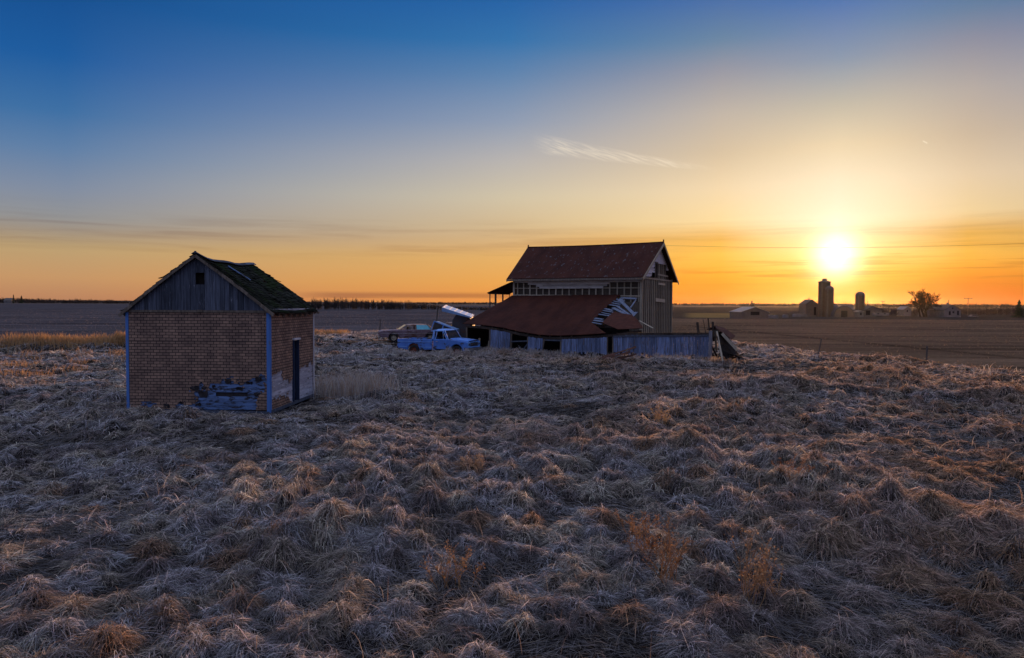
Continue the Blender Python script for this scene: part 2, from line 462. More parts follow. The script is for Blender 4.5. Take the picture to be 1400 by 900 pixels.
# ------------------------------------------------------------------ mesh builder
class MB:
    def __init__(self):
        self.v, self.f = [], []

    def poly(self, pts):
        i = len(self.v)
        self.v += [tuple(p) for p in pts]
        self.f.append(list(range(i, i + len(pts))))

    def box(self, c, s, rot=None):
        i = len(self.v)
        c = Vector(c)
        for dz_ in (-.5, .5):
            for dx_, dy_ in ((-.5, -.5), (.5, -.5), (.5, .5), (-.5, .5)):
                p = Vector((dx_ * s[0], dy_ * s[1], dz_ * s[2]))
                if rot is not None:
                    p = rot @ p
                self.v.append(tuple(c + p))
        for q in ((3, 2, 1, 0), (4, 5, 6, 7), (0, 1, 5, 4), (1, 2, 6, 5), (2, 3, 7, 6), (3, 0, 4, 7)):
            self.f.append([i + k for k in q])

    def board(self, p0, p1, w_, t_, up=(0, 0, 1), taper=1.0):
        """a plank from p0 to p1, width w_ across, thickness t_ along the `up` side"""
        p0, p1, up = Vector(p0), Vector(p1), Vector(up)
        d = (p1 - p0).normalized()
        s = d.cross(up)
        if s.length < 1e-4:
            s = d.cross(Vector((1, 0, 0)))
        s.normalize()
        u = s.cross(d).normalized()
        i = len(self.v)
        for p, k in ((p0, 1.0), (p1, taper)):
            for a, b_ in ((-.5, -.5), (.5, -.5), (.5, .5), (-.5, .5)):
                self.v.append(tuple(p + s * (a * w_ * k) + u * (b_ * t_ * k)))
        for q in ((0, 1, 2, 3), (7, 6, 5, 4), (0, 4, 5, 1), (1, 5, 6, 2), (2, 6, 7, 3), (3, 7, 4, 0)):
            self.f.append([i + k for k in q])

    def tube(self, p0, p1, r0, r1=None, n=8, caps=True):
        r1 = r0 if r1 is None else r1
        p0, p1 = Vector(p0), Vector(p1)
        d = (p1 - p0).normalized()
        s = d.orthogonal().normalized()
        u = d.cross(s)
        i = len(self.v)
        for p, r in ((p0, r0), (p1, r1)):
            for k in range(n):
                a = 2 * math.pi * k / n
                self.v.append(tuple(p + s * (math.cos(a) * r) + u * (math.sin(a) * r)))
        for k in range(n):
            self.f.append([i + k, i + (k + 1) % n, i + n + (k + 1) % n, i + n + k])
        if caps:
            self.f.append([i + k for k in range(n)][::-1])
            self.f.append([i + n + k for k in range(n)])

    def lathe(self, prof, c=(0, 0, 0), n=24, axis='Z', close=False):
        i = len(self.v)
        for r, z in prof:
            for k in range(n):
                a = 2 * math.pi * k / n
                x, y = math.cos(a) * r, math.sin(a) * r
                p = (x, y, z) if axis == 'Z' else (x, z, y)
                self.v.append((c[0] + p[0], c[1] + p[1], c[2] + p[2]))
        m_ = len(prof)
        for j in range(m_ - 1 + (1 if close else 0)):
            j2 = (j + 1) % m_
            for k in range(n):
                self.f.append([i + j * n + k, i + j * n + (k + 1) % n, i + j2 * n + (k + 1) % n, i + j2 * n + k])

    def prism(self, prof, y0, y1, inset=0.0):
        """outline in (x, z) extruded along y"""
        i = len(self.v)
        n = len(prof)
        for y in (y0, y1):
            self.v += [(x, y, z) for x, z in prof]
        self.f.append([i + k for k in range(n)])
        self.f.append([i + n + k for k in range(n)][::-1])
        for k in range(n):
            self.f.append([i + (k + 1) % n, i + k, i + n + k, i + n + (k + 1) % n])

    def slab(self, grid, t_):
        """a sheet given as rows of points, thickened by t_ along its mean normal"""
        nr, nc = len(grid), len(grid[0])
        a = Vector(grid[0][-1]) - Vector(grid[0][0])
        b_ = Vector(grid[-1][0]) - Vector(grid[0][0])
        n = a.cross(b_).normalized() * t_
        i = len(self.v)
        for k in (0, 1):
            for row in grid:
                self.v += [tuple(Vector(p) - n * k) for p in row]
        o = nr * nc
        idx = lambda k, r, c_: i + k * o + r * nc + c_
        for r in range(nr - 1):
            for c_ in range(nc - 1):
                self.f.append([idx(0, r, c_), idx(0, r, c_ + 1), idx(0, r + 1, c_ + 1), idx(0, r + 1, c_)][::-1])
                self.f.append([idx(1, r, c_), idx(1, r, c_ + 1), idx(1, r + 1, c_ + 1), idx(1, r + 1, c_)])
        for r in range(nr - 1):
            for c_ in (0, nc - 1):
                self.f.append([idx(0, r, c_), idx(0, r + 1, c_), idx(1, r + 1, c_), idx(1, r, c_)])
        for c_ in range(nc - 1):
            for r in (0, nr - 1):
                self.f.append([idx(0, r, c_), idx(0, r, c_ + 1), idx(1, r, c_ + 1), idx(1, r, c_)])

    def build_each(self, name, mat, parent=None, **kw):
        """one part for every loose piece collected here"""
        up = list(range(len(self.v)))

        def root(a):
            while up[a] != a:
                up[a] = up[up[a]]
                a = up[a]
            return a
        for f in self.f:
            for k in f[1:]:
                up[root(k)] = root(f[0])
        isl = {}
        for f in self.f:
            isl.setdefault(root(f[0]), []).append(f)
        out = []
        for fs_ in isl.values():
            ids = sorted({k for f in fs_ for k in f})
            mp = {k: i for i, k in enumerate(ids)}
            q = MB()
            q.v = [self.v[k] for k in ids]
            q.f = [[mp[k] for k in f] for f in fs_]
            out.append(q.build(name, mat, parent, **kw))
        return out

    def build(self, name, mat, parent=None, bevel=0.0, smooth=False, uv=True):
        me = bpy.data.meshes.new(name)
        me.from_pydata(self.v, [], self.f)
        bm = bmesh.new()
        bm.from_mesh(me)
        bmesh.ops.recalc_face_normals(bm, faces=bm.faces)
        if uv:
            L = bm.loops.layers.uv.new('UVMap')
            for f in bm.faces:
                n = f.normal
                ax, ay, az_ = abs(n.x), abs(n.y), abs(n.z)
                for l in f.loops:
                    p = l.vert.co
                    if az_ > ax and az_ > ay:
                        l[L].uv = (p.x, p.y)
                    elif ax > ay:
                        l[L].uv = (p.y, p.z)
                    else:
                        l[L].uv = (p.x, p.z)
        bm.to_mesh(me)
        bm.free()
        me.materials.append(mat)
        if smooth:
            me.polygons.foreach_set('use_smooth', [True] * len(me.polygons))
        o = bpy.data.objects.new(name, me)
        C.objects.link(o)
        if parent is not None:
            o.parent = parent
        if bevel:
            md = o.modifiers.new('bevel', 'BEVEL')
            md.width = bevel
            md.segments = 2
            md.limit_method = 'ANGLE'
            md.angle_limit = R(35)
        return o


def tag(o, label=None, cat=None, group=None, kind=None):
    if label: o['label'] = label
    if cat: o['category'] = cat
    if group: o['group'] = group
    if kind: o['kind'] = kind
    return o


def thing(name, label, cat, loc=(0, 0, 0), rz=0.0, group=None):
    o = bpy.data.objects.new(name, None)
    C.objects.link(o)
    o.location = loc
    o.rotation_euler = (0, 0, rz)
    o.empty_display_size = 0.2
    return tag(o, label, cat, group)


# ------------------------------------------------------------------ terrain
def sm(x, a, b):
    t = np.clip((np.asarray(x, float) - a) / (b - a), 0, 1)
    return t * t * (3 - 2 * t)


LAT = rng.random((256, 256))


def vnoise(x, y, s, o=0):
    x = np.asarray(x, float) / s + 37.3 * o + 1000
    y = np.asarray(y, float) / s + 91.7 * o + 1000
    xi, yi = np.floor(x).astype(int), np.floor(y).astype(int)
    fx, fy = x - xi, y - yi
    fx, fy = fx * fx * (3 - 2 * fx), fy * fy * (3 - 2 * fy)
    g = lambda a, b: LAT[a % 256, b % 256]
    return (g(xi, yi) * (1 - fx) + g(xi + 1, yi) * fx) * (1 - fy) + (g(xi, yi + 1) * (1 - fx) + g(xi + 1, yi + 1) * fx) * fy


BX = np.array([-75, -60, -45, -30, -21, -15, -8, 0, 10, 17, 21, 25.5, 30, 36, 60.0])
BY = np.array([52, 52, 53.5, 55, 66, 80, 84, 84, 82, 74, 60, 43, 31, 20, 8.0])


def edge_y(x):
    return np.interp(x, BX, BY)


def calm(x, y):
    k = 1.0
    for cx, cy, r_ in ((-9.4, 24.6, 4.2), (-4.6, 48.3, 4.5), (3.0, 48.5, 7.0), (10.5, 45.5, 5.0)):
        k = k * (1 - np.exp(-(((x - cx) ** 2 + (y - cy) ** 2) / r_ ** 2) ** 1.5))
    return k


def terrain(x, y):
    x, y = np.asarray(x, float), np.asarray(y, float)
    z = -2.7 * sm(y, 150, 340) * sm(x, -60, 60) * (1 - sm(y, 700, 1700))
    z = z - 0.45 * np.exp(-((y - (edge_y(x) - 3.6)) / 1.6) ** 2) * sm(-x, 17, 21) * (y < 90)
    z = z + 0.35 * np.exp(-((y - edge_y(x)) / 1.3) ** 2) * sm(-x, 17, 21) * (y < 90)
    past = 1 - sm(y, 85, 110)
    z = z + past * (0.34 * (vnoise(x, y, 6.5, 1) - 0.5) + 0.20 * (vnoise(x, y, 2.6, 2) - 0.5)) * sm(edge_y(x) - y, -2, 6) * calm(x, y)
    z = z + 0.30 * np.exp(-((y - (30 - .45 * (x - 7))) / .9) ** 2) * sm(x, 2, 6) * (y < 60)
    z = z + 9.0 * sm(y, 2600, 5200) * (0.35 + vnoise(x, y, 1500, 5)) * (1 - 0.65 * sm(x, -200, 900))
    return z


def T(x, y):
    return float(terrain(x, y))


# building footprints, used to keep grass out of the walls
SH_A = R(3.0)
SH_W, SH_L, SH_H = 4.46, 4.08, 3.16
SH_N = Vector((at(368, 450, 22.4).x, 22.4, 0))
sh_x = Vector((math.cos(SH_A), -math.sin(SH_A), 0))
sh_y = Vector((math.sin(SH_A), math.cos(SH_A), 0))
SH_O = SH_N - sh_x * (SH_W / 2)
BN_A = R(26.0)
bn_x = Vector((math.cos(BN_A), -math.sin(BN_A), 0))
bn_y = Vector((math.sin(BN_A), math.cos(BN_A), 0))
BN_O = Vector((9.2, 52.0, 0))            # right front corner of the house


def bw(x, y, z=0.0):
    p = BN_O + bn_x * x + bn_y * y
    return Vector((p.x, p.y, z))


def local(o, ex, ey, X, Y):
    return (X - o.x) * ex.x + (Y - o.y) * ex.y, (X - o.x) * ey.x + (Y - o.y) * ey.y


TRUCK_P = Vector((gx(601, 48.3), 48.3, 0))
TRUCK_A = R(-23.0)


def blocked(X, Y, grow=0.0):
    u, v = local(SH_O, sh_x, sh_y, X, Y)
    b = (np.abs(u) < SH_W / 2 + grow) & (v > -grow) & (v < SH_L + grow)
    u, v = local(BN_O, bn_x, bn_y, X, Y)
    b |= (u > -11.0 - grow) & (u < 0.2 + grow) & (v > -5.8 - grow) & (v < 9 + grow)
    b |= (u > 0) & (u < 6.0 + grow) & (v > -5.9 - grow) & (v < -4.0 + grow)
    c, s = math.cos(TRUCK_A), math.sin(TRUCK_A)
    u = (X - TRUCK_P.x) * c + (Y - TRUCK_P.y) * s
    v = -(X - TRUCK_P.x) * s + (Y - TRUCK_P.y) * c
    b |= (np.abs(u) < 2.6) & (np.abs(v) < 0.95)
    return b


# ---- tussocks: jittered hexagonal-ish scatter, coarser with distance
tus = []
for (y0, y1, sp) in ((3.0, 11, 0.37), (11, 20, 0.41), (20, 34, 0.51), (34, 55, 0.70), (55, 87, 1.0)):
    ys = np.arange(y0, y1, sp)
    for k, y in enumerate(ys):
        hw = 0.74 * y + 5.0
        xs = np.arange(-hw, hw, sp) + (sp / 2 if k % 2 else 0)
        tus.append(np.stack([xs + rng.uniform(-.42, .42, len(xs)) * sp, y + rng.uniform(-.42, .42, len(xs)) * sp, np.full(len(xs), sp)], 1))
tus = np.concatenate(tus)
clump = vnoise(tus[:, 0], tus[:, 1], 3.0, 7) * 0.6 + vnoise(tus[:, 0], tus[:, 1], 1.1, 8) * 0.4
keep = (tus[:, 1] < edge_y(tus[:, 0]) + rng.normal(-.3, 1.0, len(tus)) + 4.0 * (vnoise(tus[:, 0], tus[:, 1], 3.5, 35) - .5)) & ~blocked(tus[:, 0], tus[:, 1], 0.55) & (rng.random(len(tus)) < -0.06 + 1.45 * clump)
ditch = (np.abs(tus[:, 1] - (edge_y(tus[:, 0]) - 3.6)) < 1.6) & (tus[:, 0] < -18)
keep &= ~(ditch & (rng.random(len(tus)) < .7))
tus, clump = tus[keep], clump[keep]
NT = len(tus)
big = vnoise(tus[:, 0], tus[:, 1], 4.2, 9)
t_r = tus[:, 2] * rng.uniform(0.32, 0.72, NT) * (.65 + .7 * big)
t_h = (.35 + 1.1 * big) * rng.uniform(.55, 1.25, NT) * (0.16 + 0.46 * np.clip(clump - 0.15, 0, 1) * rng.uniform(0.5, 1.35, NT)) * (1 + 0.25 * (tus[:, 2] > 0.7))
t_h *= 1 - 0.55 * blocked(tus[:, 0], tus[:, 1], 1.2)

# height raster of the matted mounds
RS, RX0, RY0 = 0.08, -76.0, 0.0
RW, RH = int(152 / RS), int(96 / RS)
hr = np.zeros((RH, RW), np.float32)
for (x, y, s_), r_, h_ in zip(tus, t_r, t_h):
    ext = r_ * 1.8
    i0, i1 = int((x - ext - RX0) / RS), int((x + ext - RX0) / RS) + 1
    j0, j1 = int((y - ext - RY0) / RS), int((y + ext - RY0) / RS) + 1
    i0, j0, i1, j1 = max(i0, 0), max(j0, 0), min(i1, RW), min(j1, RH)
    if i1 <= i0 or j1 <= j0:
        continue
    gxx = (np.arange(i0, i1) * RS + RX0 - x) / r_
    gyy = (np.arange(j0, j1) * RS + RY0 - y) / r_
    d2 = gxx[None, :] ** 2 + gyy[:, None] ** 2
    np.maximum(hr[j0:j1, i0:i1], h_ * 0.85 * np.exp(-d2 * 1.9), out=hr[j0:j1, i0:i1])


def mound(x, y):
    fx = np.clip((np.asarray(x, float) - RX0) / RS, 0, RW - 2)
    fy = np.clip((np.asarray(y, float) - RY0) / RS, 0, RH - 2)
    i, j = fx.astype(int), fy.astype(int)
    a, b = fx - i, fy - j
    return (hr[j, i] * (1 - a) + hr[j, i + 1] * a) * (1 - b) + (hr[j + 1, i] * (1 - a) + hr[j + 1, i + 1] * a) * b


def surf_z(x, y):
    return terrain(x, y) + mound(x, y)


# ---- ground sheet: rows fan out with distance
def np_mesh(name, verts, faces_flat, nper, mat, colors=None, attr='tint'):
    me = bpy.data.meshes.new(name)
    nv, nf = len(verts), len(faces_flat) // nper
    me.vertices.add(nv)
    me.vertices.foreach_set('co', np.ascontiguousarray(verts, np.float32).ravel())
    me.loops.add(nf * nper)
    me.loops.foreach_set('vertex_index', np.ascontiguousarray(faces_flat, np.int32))
    me.polygons.add(nf)
    me.polygons.foreach_set('loop_start', np.arange(0, nf * nper, nper, dtype=np.int32))
    if colors is not None:
        a = me.attributes.new(attr, 'BYTE_COLOR', 'POINT')
        a.data.foreach_set('color', np.ascontiguousarray(colors, np.float32).ravel())
    me.update(calc_edges=True)
    me.materials.append(mat)
    o = bpy.data.objects.new(name, me)
    C.objects.link(o)
    return o


rows = np.concatenate([np.linspace(-60, 2.0, 26), 2.0 * (1.0105 ** np.arange(1, 760))])
rows = rows[rows < 5600]
rows = np.append(rows, 5600.0)
ucol = np.linspace(-1, 1, 341)
ucol = np.sign(ucol) * np.abs(ucol) ** 1.15
hw = np.maximum(np.abs(rows), 8) * 0.95 + 14
GX = ucol[None, :] * hw[:, None]
GY = np.repeat(rows[:, None], len(ucol), 1)
GZ = surf_z(GX, GY) - 0.015
ny, nx = GX.shape
ii = np.arange(ny * nx).reshape(ny, nx)
ff = np.stack([ii[:-1, :-1], ii[:-1, 1:], ii[1:, 1:], ii[1:, :-1]], -1).reshape(-1)
# base colours of each patch of land
colg = np.zeros((ny, nx, 4), np.float32)
past = sm(edge_y(GX) - GY + 4.0 * (vnoise(GX, GY, 3.5, 35) - .5), -1.6, 1.6)[..., None]
pn = vnoise(GX, GY, 1.3, 21)[..., None]
pasture = np.array([.022, .018, .016]) * (.6 + .8 * pn)
f_l = np.array([.066, .062, .066]) * (.8 + .4 * vnoise(GX, GY, 9, 22)[..., None])
f_r = np.array([.105, .072, .046]) * (.8 + .4 * vnoise(GX, GY, 14, 23)[..., None])
fr_m = sm(GX, 4, 16)[..., None]
field = f_l * (1 - fr_m) + f_r * fr_m
ln = np.abs(GX - np.interp(GY, [20, 48, 69, 110, 140], [37, 33.8, 32.2, 29, 27]))
track = ((.5 + .8 * vnoise(GX, GY, 1.7, 27)) * np.exp(-(ln / 0.55) ** 2) * (GY > 26) * (GY < 120))[..., None]
field = field * (1 - .6 * track)
far = sm(GY, 205, 212)[..., None] * fr_m
rat = GX / np.maximum(GY, 1)
strip = (sm(GY, 330, 345) * (1 - sm(GY, 500, 540)) * sm(rat, .23, .25) * (1 - sm(rat, .30, .38)))[..., None]
farcol = np.array([.05, .04, .03]) * (1 - strip) + np.array([.16, .115, .045]) * strip  # yellow strip paints a sunlit band onto the far field
field = field * (1 - far) + farcol * far
vfar = sm(GY, 900, 1500)[..., None]
patch = (vnoise(GX / 2.2, GY, 420, 25) > .56)[..., None]
field = field * (1 - vfar) + np.where(patch, [.17, .125, .085], [.075, .060, .052]) * vfar
colg[..., :3] = field * (1 - past) + pasture * past
colg[..., 3] = past[..., 0]


def ground_mat():
    m, b, p, out = new_mat('dry_ground')
    at_ = b.n('ShaderNodeAttribute', attribute_name='tint')
    g = b.n('ShaderNodeTexCoord').outputs['Object']
    rows_v = b.scale(g, (0.07, 1.0, 0.3))
    a = b.noise(rows_v, 0.30, 9, 0.78)
    f = b.noise(g, 2.2, 8, 0.75)
    k = b.m('ADD', b.mr(a, .36, .66, .30, 1.65, 'LINEAR'), b.mr(f, .3, .7, -.35, .35, 'LINEAR'))
    k = b.m('MAXIMUM', k, 0.15)
    s = b.n('ShaderNodeVectorMath', operation='SCALE')
    b.put(s.inputs[0], at_.outputs['Color'])
    b.put(s.inputs[3], k)
    b.put(p.inputs['Base Color'], s.outputs[0])
    p.inputs['Roughness'].default_value = 1.0
    p.inputs['Specular IOR Level'].default_value = 0.0
    bumped(b, p, b.m('ADD', b.m('MULTIPLY', a, 1.0), b.m('MULTIPLY', b.noise(g, 6.0, 8, .7), .6)), 0.8, 0.10)
    return m


ground = np_mesh('ground', np.stack([GX, GY, GZ], -1).reshape(-1, 3), ff, 4, ground_mat(), colg.reshape(-1, 4))
ground.data.polygons.foreach_set('use_smooth', [True] * len(ground.data.polygons))
tag(ground, 'dry brown ground of pasture and ploughed fields', kind='structure')


# ------------------------------------------------------------------ grass
def grass_mat(name, trans=0.35, boost=1.0):
    m = bpy.data.materials.new(name)
    m.use_nodes = True
    m.node_tree.nodes.clear()
    b = NB(m.node_tree)
    a = b.n('ShaderNodeAttribute', attribute_name='tint').outputs['Color']
    d = b.n('ShaderNodeBsdfDiffuse')
    t = b.n('ShaderNodeBsdfTranslucent')
    b.put(d.inputs[0], a)
    b.put(t.inputs[0], a)
    mx = b.n('ShaderNodeMixShader')
    mx.inputs[0].default_value = trans
    o = b.n('ShaderNodeOutputMaterial')
    m.node_tree.links.new(d.outputs[0], mx.inputs[1])
    m.node_tree.links.new(t.outputs[0], mx.inputs[2])
    m.node_tree.links.new(mx.outputs[0], o.inputs[0])
    return m


M['grass'] = grass_mat('dry_grass_blade', .58)
M['tall_grass'] = grass_mat('tall_dead_grass_blade', .6)


def blades(P0, P1, P2, width, nseg, col):
    """quadratic strips; returns verts (n*2(s+1),3), faces, colours"""
    n = len(P0)
    d = P2 - P0
    hlen = np.maximum(np.hypot(d[:, 0], d[:, 1]), 1e-5)
    perp = np.stack([-d[:, 1] / hlen, d[:, 0] / hlen, np.zeros(n)], 1)
    roll = rng.uniform(-1.0, 1.0, n)
    side = perp * np.cos(roll)[:, None] + np.array([0, 0, 1.0]) * np.sin(roll)[:, None]
    V = np.empty((n, nseg + 1, 2, 3), np.float32)
    for k in range(nseg + 1):
        t = k / nseg
        p = P0 * (1 - t) ** 2 + P1 * (2 * t * (1 - t)) + P2 * t * t
        wv = (width * (1 - .82 * t ** 1.6) * .5)[:, None] * side
        V[:, k, 0] = p - wv
        V[:, k, 1] = p + wv
    base = (np.arange(n) * (nseg + 1) * 2)[:, None, None]
    ks = (np.arange(nseg) * 2)[None, :, None]
    F = base + ks + np.array([0, 1, 3, 2])[None, None, :]
    Cc = np.repeat(col, (nseg + 1) * 2, 0)
    return V.reshape(-1, 3), F.reshape(-1), Cc


class Grass:
    def __init__(self):
        self.V, self.F, self.K, self.n = [], [], [], 0

    def add(self, *a):
        v, f, c = blades(*a)
        self.V.append(v)
        self.F.append(f + self.n)
        self.K.append(c)
        self.n += len(v)

    def build(self, name, mat):
        K = np.concatenate(self.K)
        K4 = np.concatenate([np.clip(K, 0, 1), np.ones((len(K), 1))], 1)
        return np_mesh(name, np.concatenate(self.V), np.concatenate(self.F), 4, mat, K4)


STRAW = np.array([[.43, .375, .31], [.44, .42, .42], [.38, .26, .18], [.27, .235, .225], [.56, .50, .42]])


def tints(n, w_=None):
    i = rng.choice(5, n, p=w_ if w_ is not None else [.27, .36, .06, .22, .09])
    return STRAW[i]


G = Grass()
t_d = np.hypot(tus[:, 0], tus[:, 1])
t_lean = 2 * np.pi * (vnoise(tus[:, 0], tus[:, 1], 7.0, 31) * 1.6 + rng.uniform(-.12, .12, NT))
t_col = tints(NT)
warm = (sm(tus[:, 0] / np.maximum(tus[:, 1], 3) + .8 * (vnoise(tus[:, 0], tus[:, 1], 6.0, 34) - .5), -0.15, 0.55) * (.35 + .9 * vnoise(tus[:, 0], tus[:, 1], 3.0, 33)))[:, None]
t_col = t_col * (1 - .7 * warm) + np.array([.43, .26, .145]) * .7 * warm  # redder blades to the right paint in the low sun's warm glare
DENS = ((0, 12, 620, 4), (12, 20, 380, 3), (20, 32, 180, 3), (32, 52, 80, 2), (52, 200, 36, 2))
for d0, d1, nb, seg in DENS:
    sel = np.where((t_d >= d0) & (t_d < d1))[0]
    cnt = np.maximum((nb * (t_r[sel] / .26) ** 1.2 * rng.uniform(.6, 1.4, len(sel))).astype(int), 4)
    id_ = np.repeat(sel, cnt)
    n = len(id_)
    X, Y, r_, h_, dd = tus[id_, 0], tus[id_, 1], t_r[id_], t_h[id_], t_d[id_]
    a0 = rng.uniform(0, 2 * np.pi, n)
    q = rng.random(n) ** .55 * r_ * 1.0
    rx, ry = X + np.cos(a0) * q, Y + np.sin(a0) * q
    kind = rng.random(n)
    a = np.where(kind < .22, t_lean[id_] + rng.normal(0, .7, n), a0 + rng.normal(0, .55, n))
    a = np.where(kind > .90, rng.uniform(0, 2 * np.pi, n), a)
    ln_ = r_ * rng.uniform(.40, 1.10, n) + .04
    z0 = surf_z(rx, ry) - .01
    kx, ky = np.cos(a), np.sin(a)
    sw = rng.normal(0, .3, n) * ln_
    tx, ty = rx + kx * ln_ - ky * sw, ry + ky * ln_ + kx * sw
    zt = surf_z(tx, ty) + rng.uniform(-.02, .05, n) + (kind > .90) * rng.uniform(.01, .14, n)
    P0 = np.stack([rx, ry, z0], 1)
    b1 = rng.normal(0, .25, n) * ln_
    P1 = np.stack([rx + kx * ln_ * .45 - ky * b1, ry + ky * ln_ * .45 + kx * b1, np.maximum(z0, (z0 + zt) / 2) + h_ * rng.uniform(.05, .40, n) + .035], 1)
    P2 = np.stack([tx, ty, zt], 1)
    wd = np.maximum(.0046, .00058 * dd) * rng.uniform(.5, 1.5, n)
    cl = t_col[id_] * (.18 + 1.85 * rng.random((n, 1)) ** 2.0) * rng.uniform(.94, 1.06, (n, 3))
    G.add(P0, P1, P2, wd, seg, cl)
# flattened thatch lying between the tussocks, combed by a slow swirl
for y0, y1, dens, seg in ((3.0, 12, 900, 2), (12, 20, 430, 2), (20, 34, 150, 2), (34, 55, 45, 2), (55, 84, 14, 1)):
    A = (y1 - y0) * (0.74 * (y0 + y1) + 10)
    n = int(A * dens)
    Y = np.sqrt(rng.uniform(y0 ** 2, y1 ** 2, n))
    X = rng.uniform(-1, 1, n) * (0.74 * Y + 5)
    ok = (Y < edge_y(X) + rng.normal(0, .7, n)) & ~blocked(X, Y, .03)
    X, Y = X[ok], Y[ok]
    n = len(X)
    a = 2 * np.pi * (vnoise(X, Y, 5.0, 41) * 1.7) + rng.normal(0, .9, n)
    dd = np.hypot(X, Y)
    ln_ = rng.uniform(.06, .24, n) * (1 + dd * .012)
    kx, ky = np.cos(a), np.sin(a)
    sw = rng.normal(0, .25, n) * ln_
    tx, ty = X + kx * ln_ - ky * sw, Y + ky * ln_ + kx * sw
    z0, zt = surf_z(X, Y), surf_z(tx, ty)
    P0 = np.stack([X, Y, z0], 1)
    P2 = np.stack([tx, ty, zt + rng.uniform(-.01, .03, n)], 1)
    P1 = np.stack([(X + tx) / 2, (Y + ty) / 2, np.maximum(z0, zt) + rng.uniform(.003, .05, n)], 1)
    cl = np.where(rng.random((n, 1)) < .7, np.array([[.34, .32, .315]]), np.array([[.40, .34, .27]])) * (.26 + .95 * rng.random((n, 1)) ** 1.4) * (.6 + .8 * vnoise(X, Y, 2.2, 43))[:, None]
    G.add(P0, P1, P2, np.maximum(.0044, .00058 * dd) * rng.uniform(.5, 1.4, n), seg, cl)
# loose upright stems
n = 26000
Y = np.sqrt(rng.uniform(4 ** 2, 62 ** 2, n))
X = rng.uniform(-1, 1, n) * (0.74 * Y + 4)
ok = (Y < edge_y(X)) & ~blocked(X, Y, .1) & (rng.random(n) < (vnoise(X, Y, 2.0, 51) - .35) * 2.2)
X, Y = X[ok], Y[ok]
n = len(X)
a = rng.uniform(0, 2 * np.pi, n)
hh = rng.uniform(.16, .46, n)
z0 = surf_z(X, Y)
P0 = np.stack([X, Y, z0], 1)
P1 = P0 + np.stack([np.cos(a) * hh * .12, np.sin(a) * hh * .12, hh * .8], 1)
P2 = P0 + np.stack([np.cos(a) * hh * .8, np.sin(a) * hh * .8, hh * rng.uniform(.5, 1.05, n)], 1)
G.add(P0, P1, P2, np.maximum(.0045, .0005 * np.hypot(X, Y)) * rng.uniform(.7, 1.2, n), 4, tints(n, [.35, .1, .35, .05, .15]) * rng.uniform(.8, 1.3, (n, 1)))
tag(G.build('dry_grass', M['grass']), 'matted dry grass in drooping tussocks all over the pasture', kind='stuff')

# tall standing grass: along the left ditch, beside the shed, before the lean-to
G2 = Grass()


def stand(X, Y, hmin, hmax, col, spread=.25, wk=.0006):
    n = len(X)
    a = rng.uniform(0, 2 * np.pi, n)
    hh = rng.uniform(hmin, hmax, n)
    P0 = np.stack([X, Y, surf_z(X, Y) - .02], 1)
    o = np.stack([np.cos(a), np.sin(a), np.zeros(n)], 1) * (hh * rng.uniform(.2, 1, n) * spread)[:, None]
    P1 = P0 + o * .25 + np.array([0, 0, 1.0]) * (hh * .7)[:, None]
    P2 = P0 + o + np.array([0, 0, 1.0]) * (hh * rng.uniform(.75, 1.0, n))[:, None]
    G2.add(P0, P1, P2, np.maximum(.006, wk * np.hypot(X, Y)) * rng.uniform(.6, 1.3, n), 3, col * rng.uniform(.7, 1.3, (n, 1)))


n = 26000
X = rng.uniform(-48, -17, n)
Y = edge_y(X) + rng.normal(0, .8, n)
kk = rng.random(n) < .25 + vnoise(X, Y, 2.2, 61)
X, Y = X[kk], Y[kk]
stand(X, Y, .35, .85, np.tile(np.array([[.44, .275, .13]]), (len(X), 1)), .4)
n = 16000                                       # russet tufts before the ditch
X = rng.uniform(-42, -15, n)
Y = rng.uniform(34, 49, n)
kk = (vnoise(X, Y, 1.5, 67) > .64) & (Y < edge_y(X) - 4) & ~blocked(X, Y, .4)
X, Y = X[kk], Y[kk]
stand(X, Y, .2, .5, np.tile(np.array([[.42, .255, .125]]), (len(X), 1)), .9)
n = 5200
X = rng.uniform(-17, 2, n)
Y = edge_y(X) + rng.normal(-1.0, .9, n)
stand(X, Y, .2, .6, tints(n), .5)
n = 2600                                        # clump behind the right side of the shed
X = SH_N.x + .9 + rng.normal(0.5, .8, n)
Y = SH_N.y + 5.6 + rng.normal(0, .9, n)
kk = ~blocked(X, Y, .1)
stand(X[kk], Y[kk], .35, .95, tints(int(kk.sum()), [.4, .1, .35, .1, .05]), .6)
n = 7000                                        # weeds along the lean-to front wall
u = rng.uniform(-10.5, 7.5, n)
v = -6.25 + rng.normal(-.25, .45, n)
P = np.array([[bn_x.x, bn_x.y], [bn_y.x, bn_y.y]])
X, Y = BN_O.x + u * bn_x.x + v * bn_y.x, BN_O.y + u * bn_x.y + v * bn_y.y
kk = (vnoise(X, Y, .9, 63) > .42) & ~blocked(X, Y, .05)
stand(X[kk], Y[kk], .15, .5, tints(int(kk.sum()), [.25, .3, .15, .25, .05]) * .9, .7)
n = 2400                                        # round the truck
X, Y = TRUCK_P.x + rng.uniform(-3.6, 3.8, n), TRUCK_P.y - 1.6 + rng.normal(0, .5, n) - .4 * rng.uniform(-3.6, 3.8, n) * 0
kk = ~blocked(X, Y, .0)
stand(X[kk], Y[kk], .18, .5, tints(int(kk.sum())), .7)
tag(G2.build('tall_grass', M['tall_grass']), 'standing dead grass along the ditch and round the walls', kind='stuff')


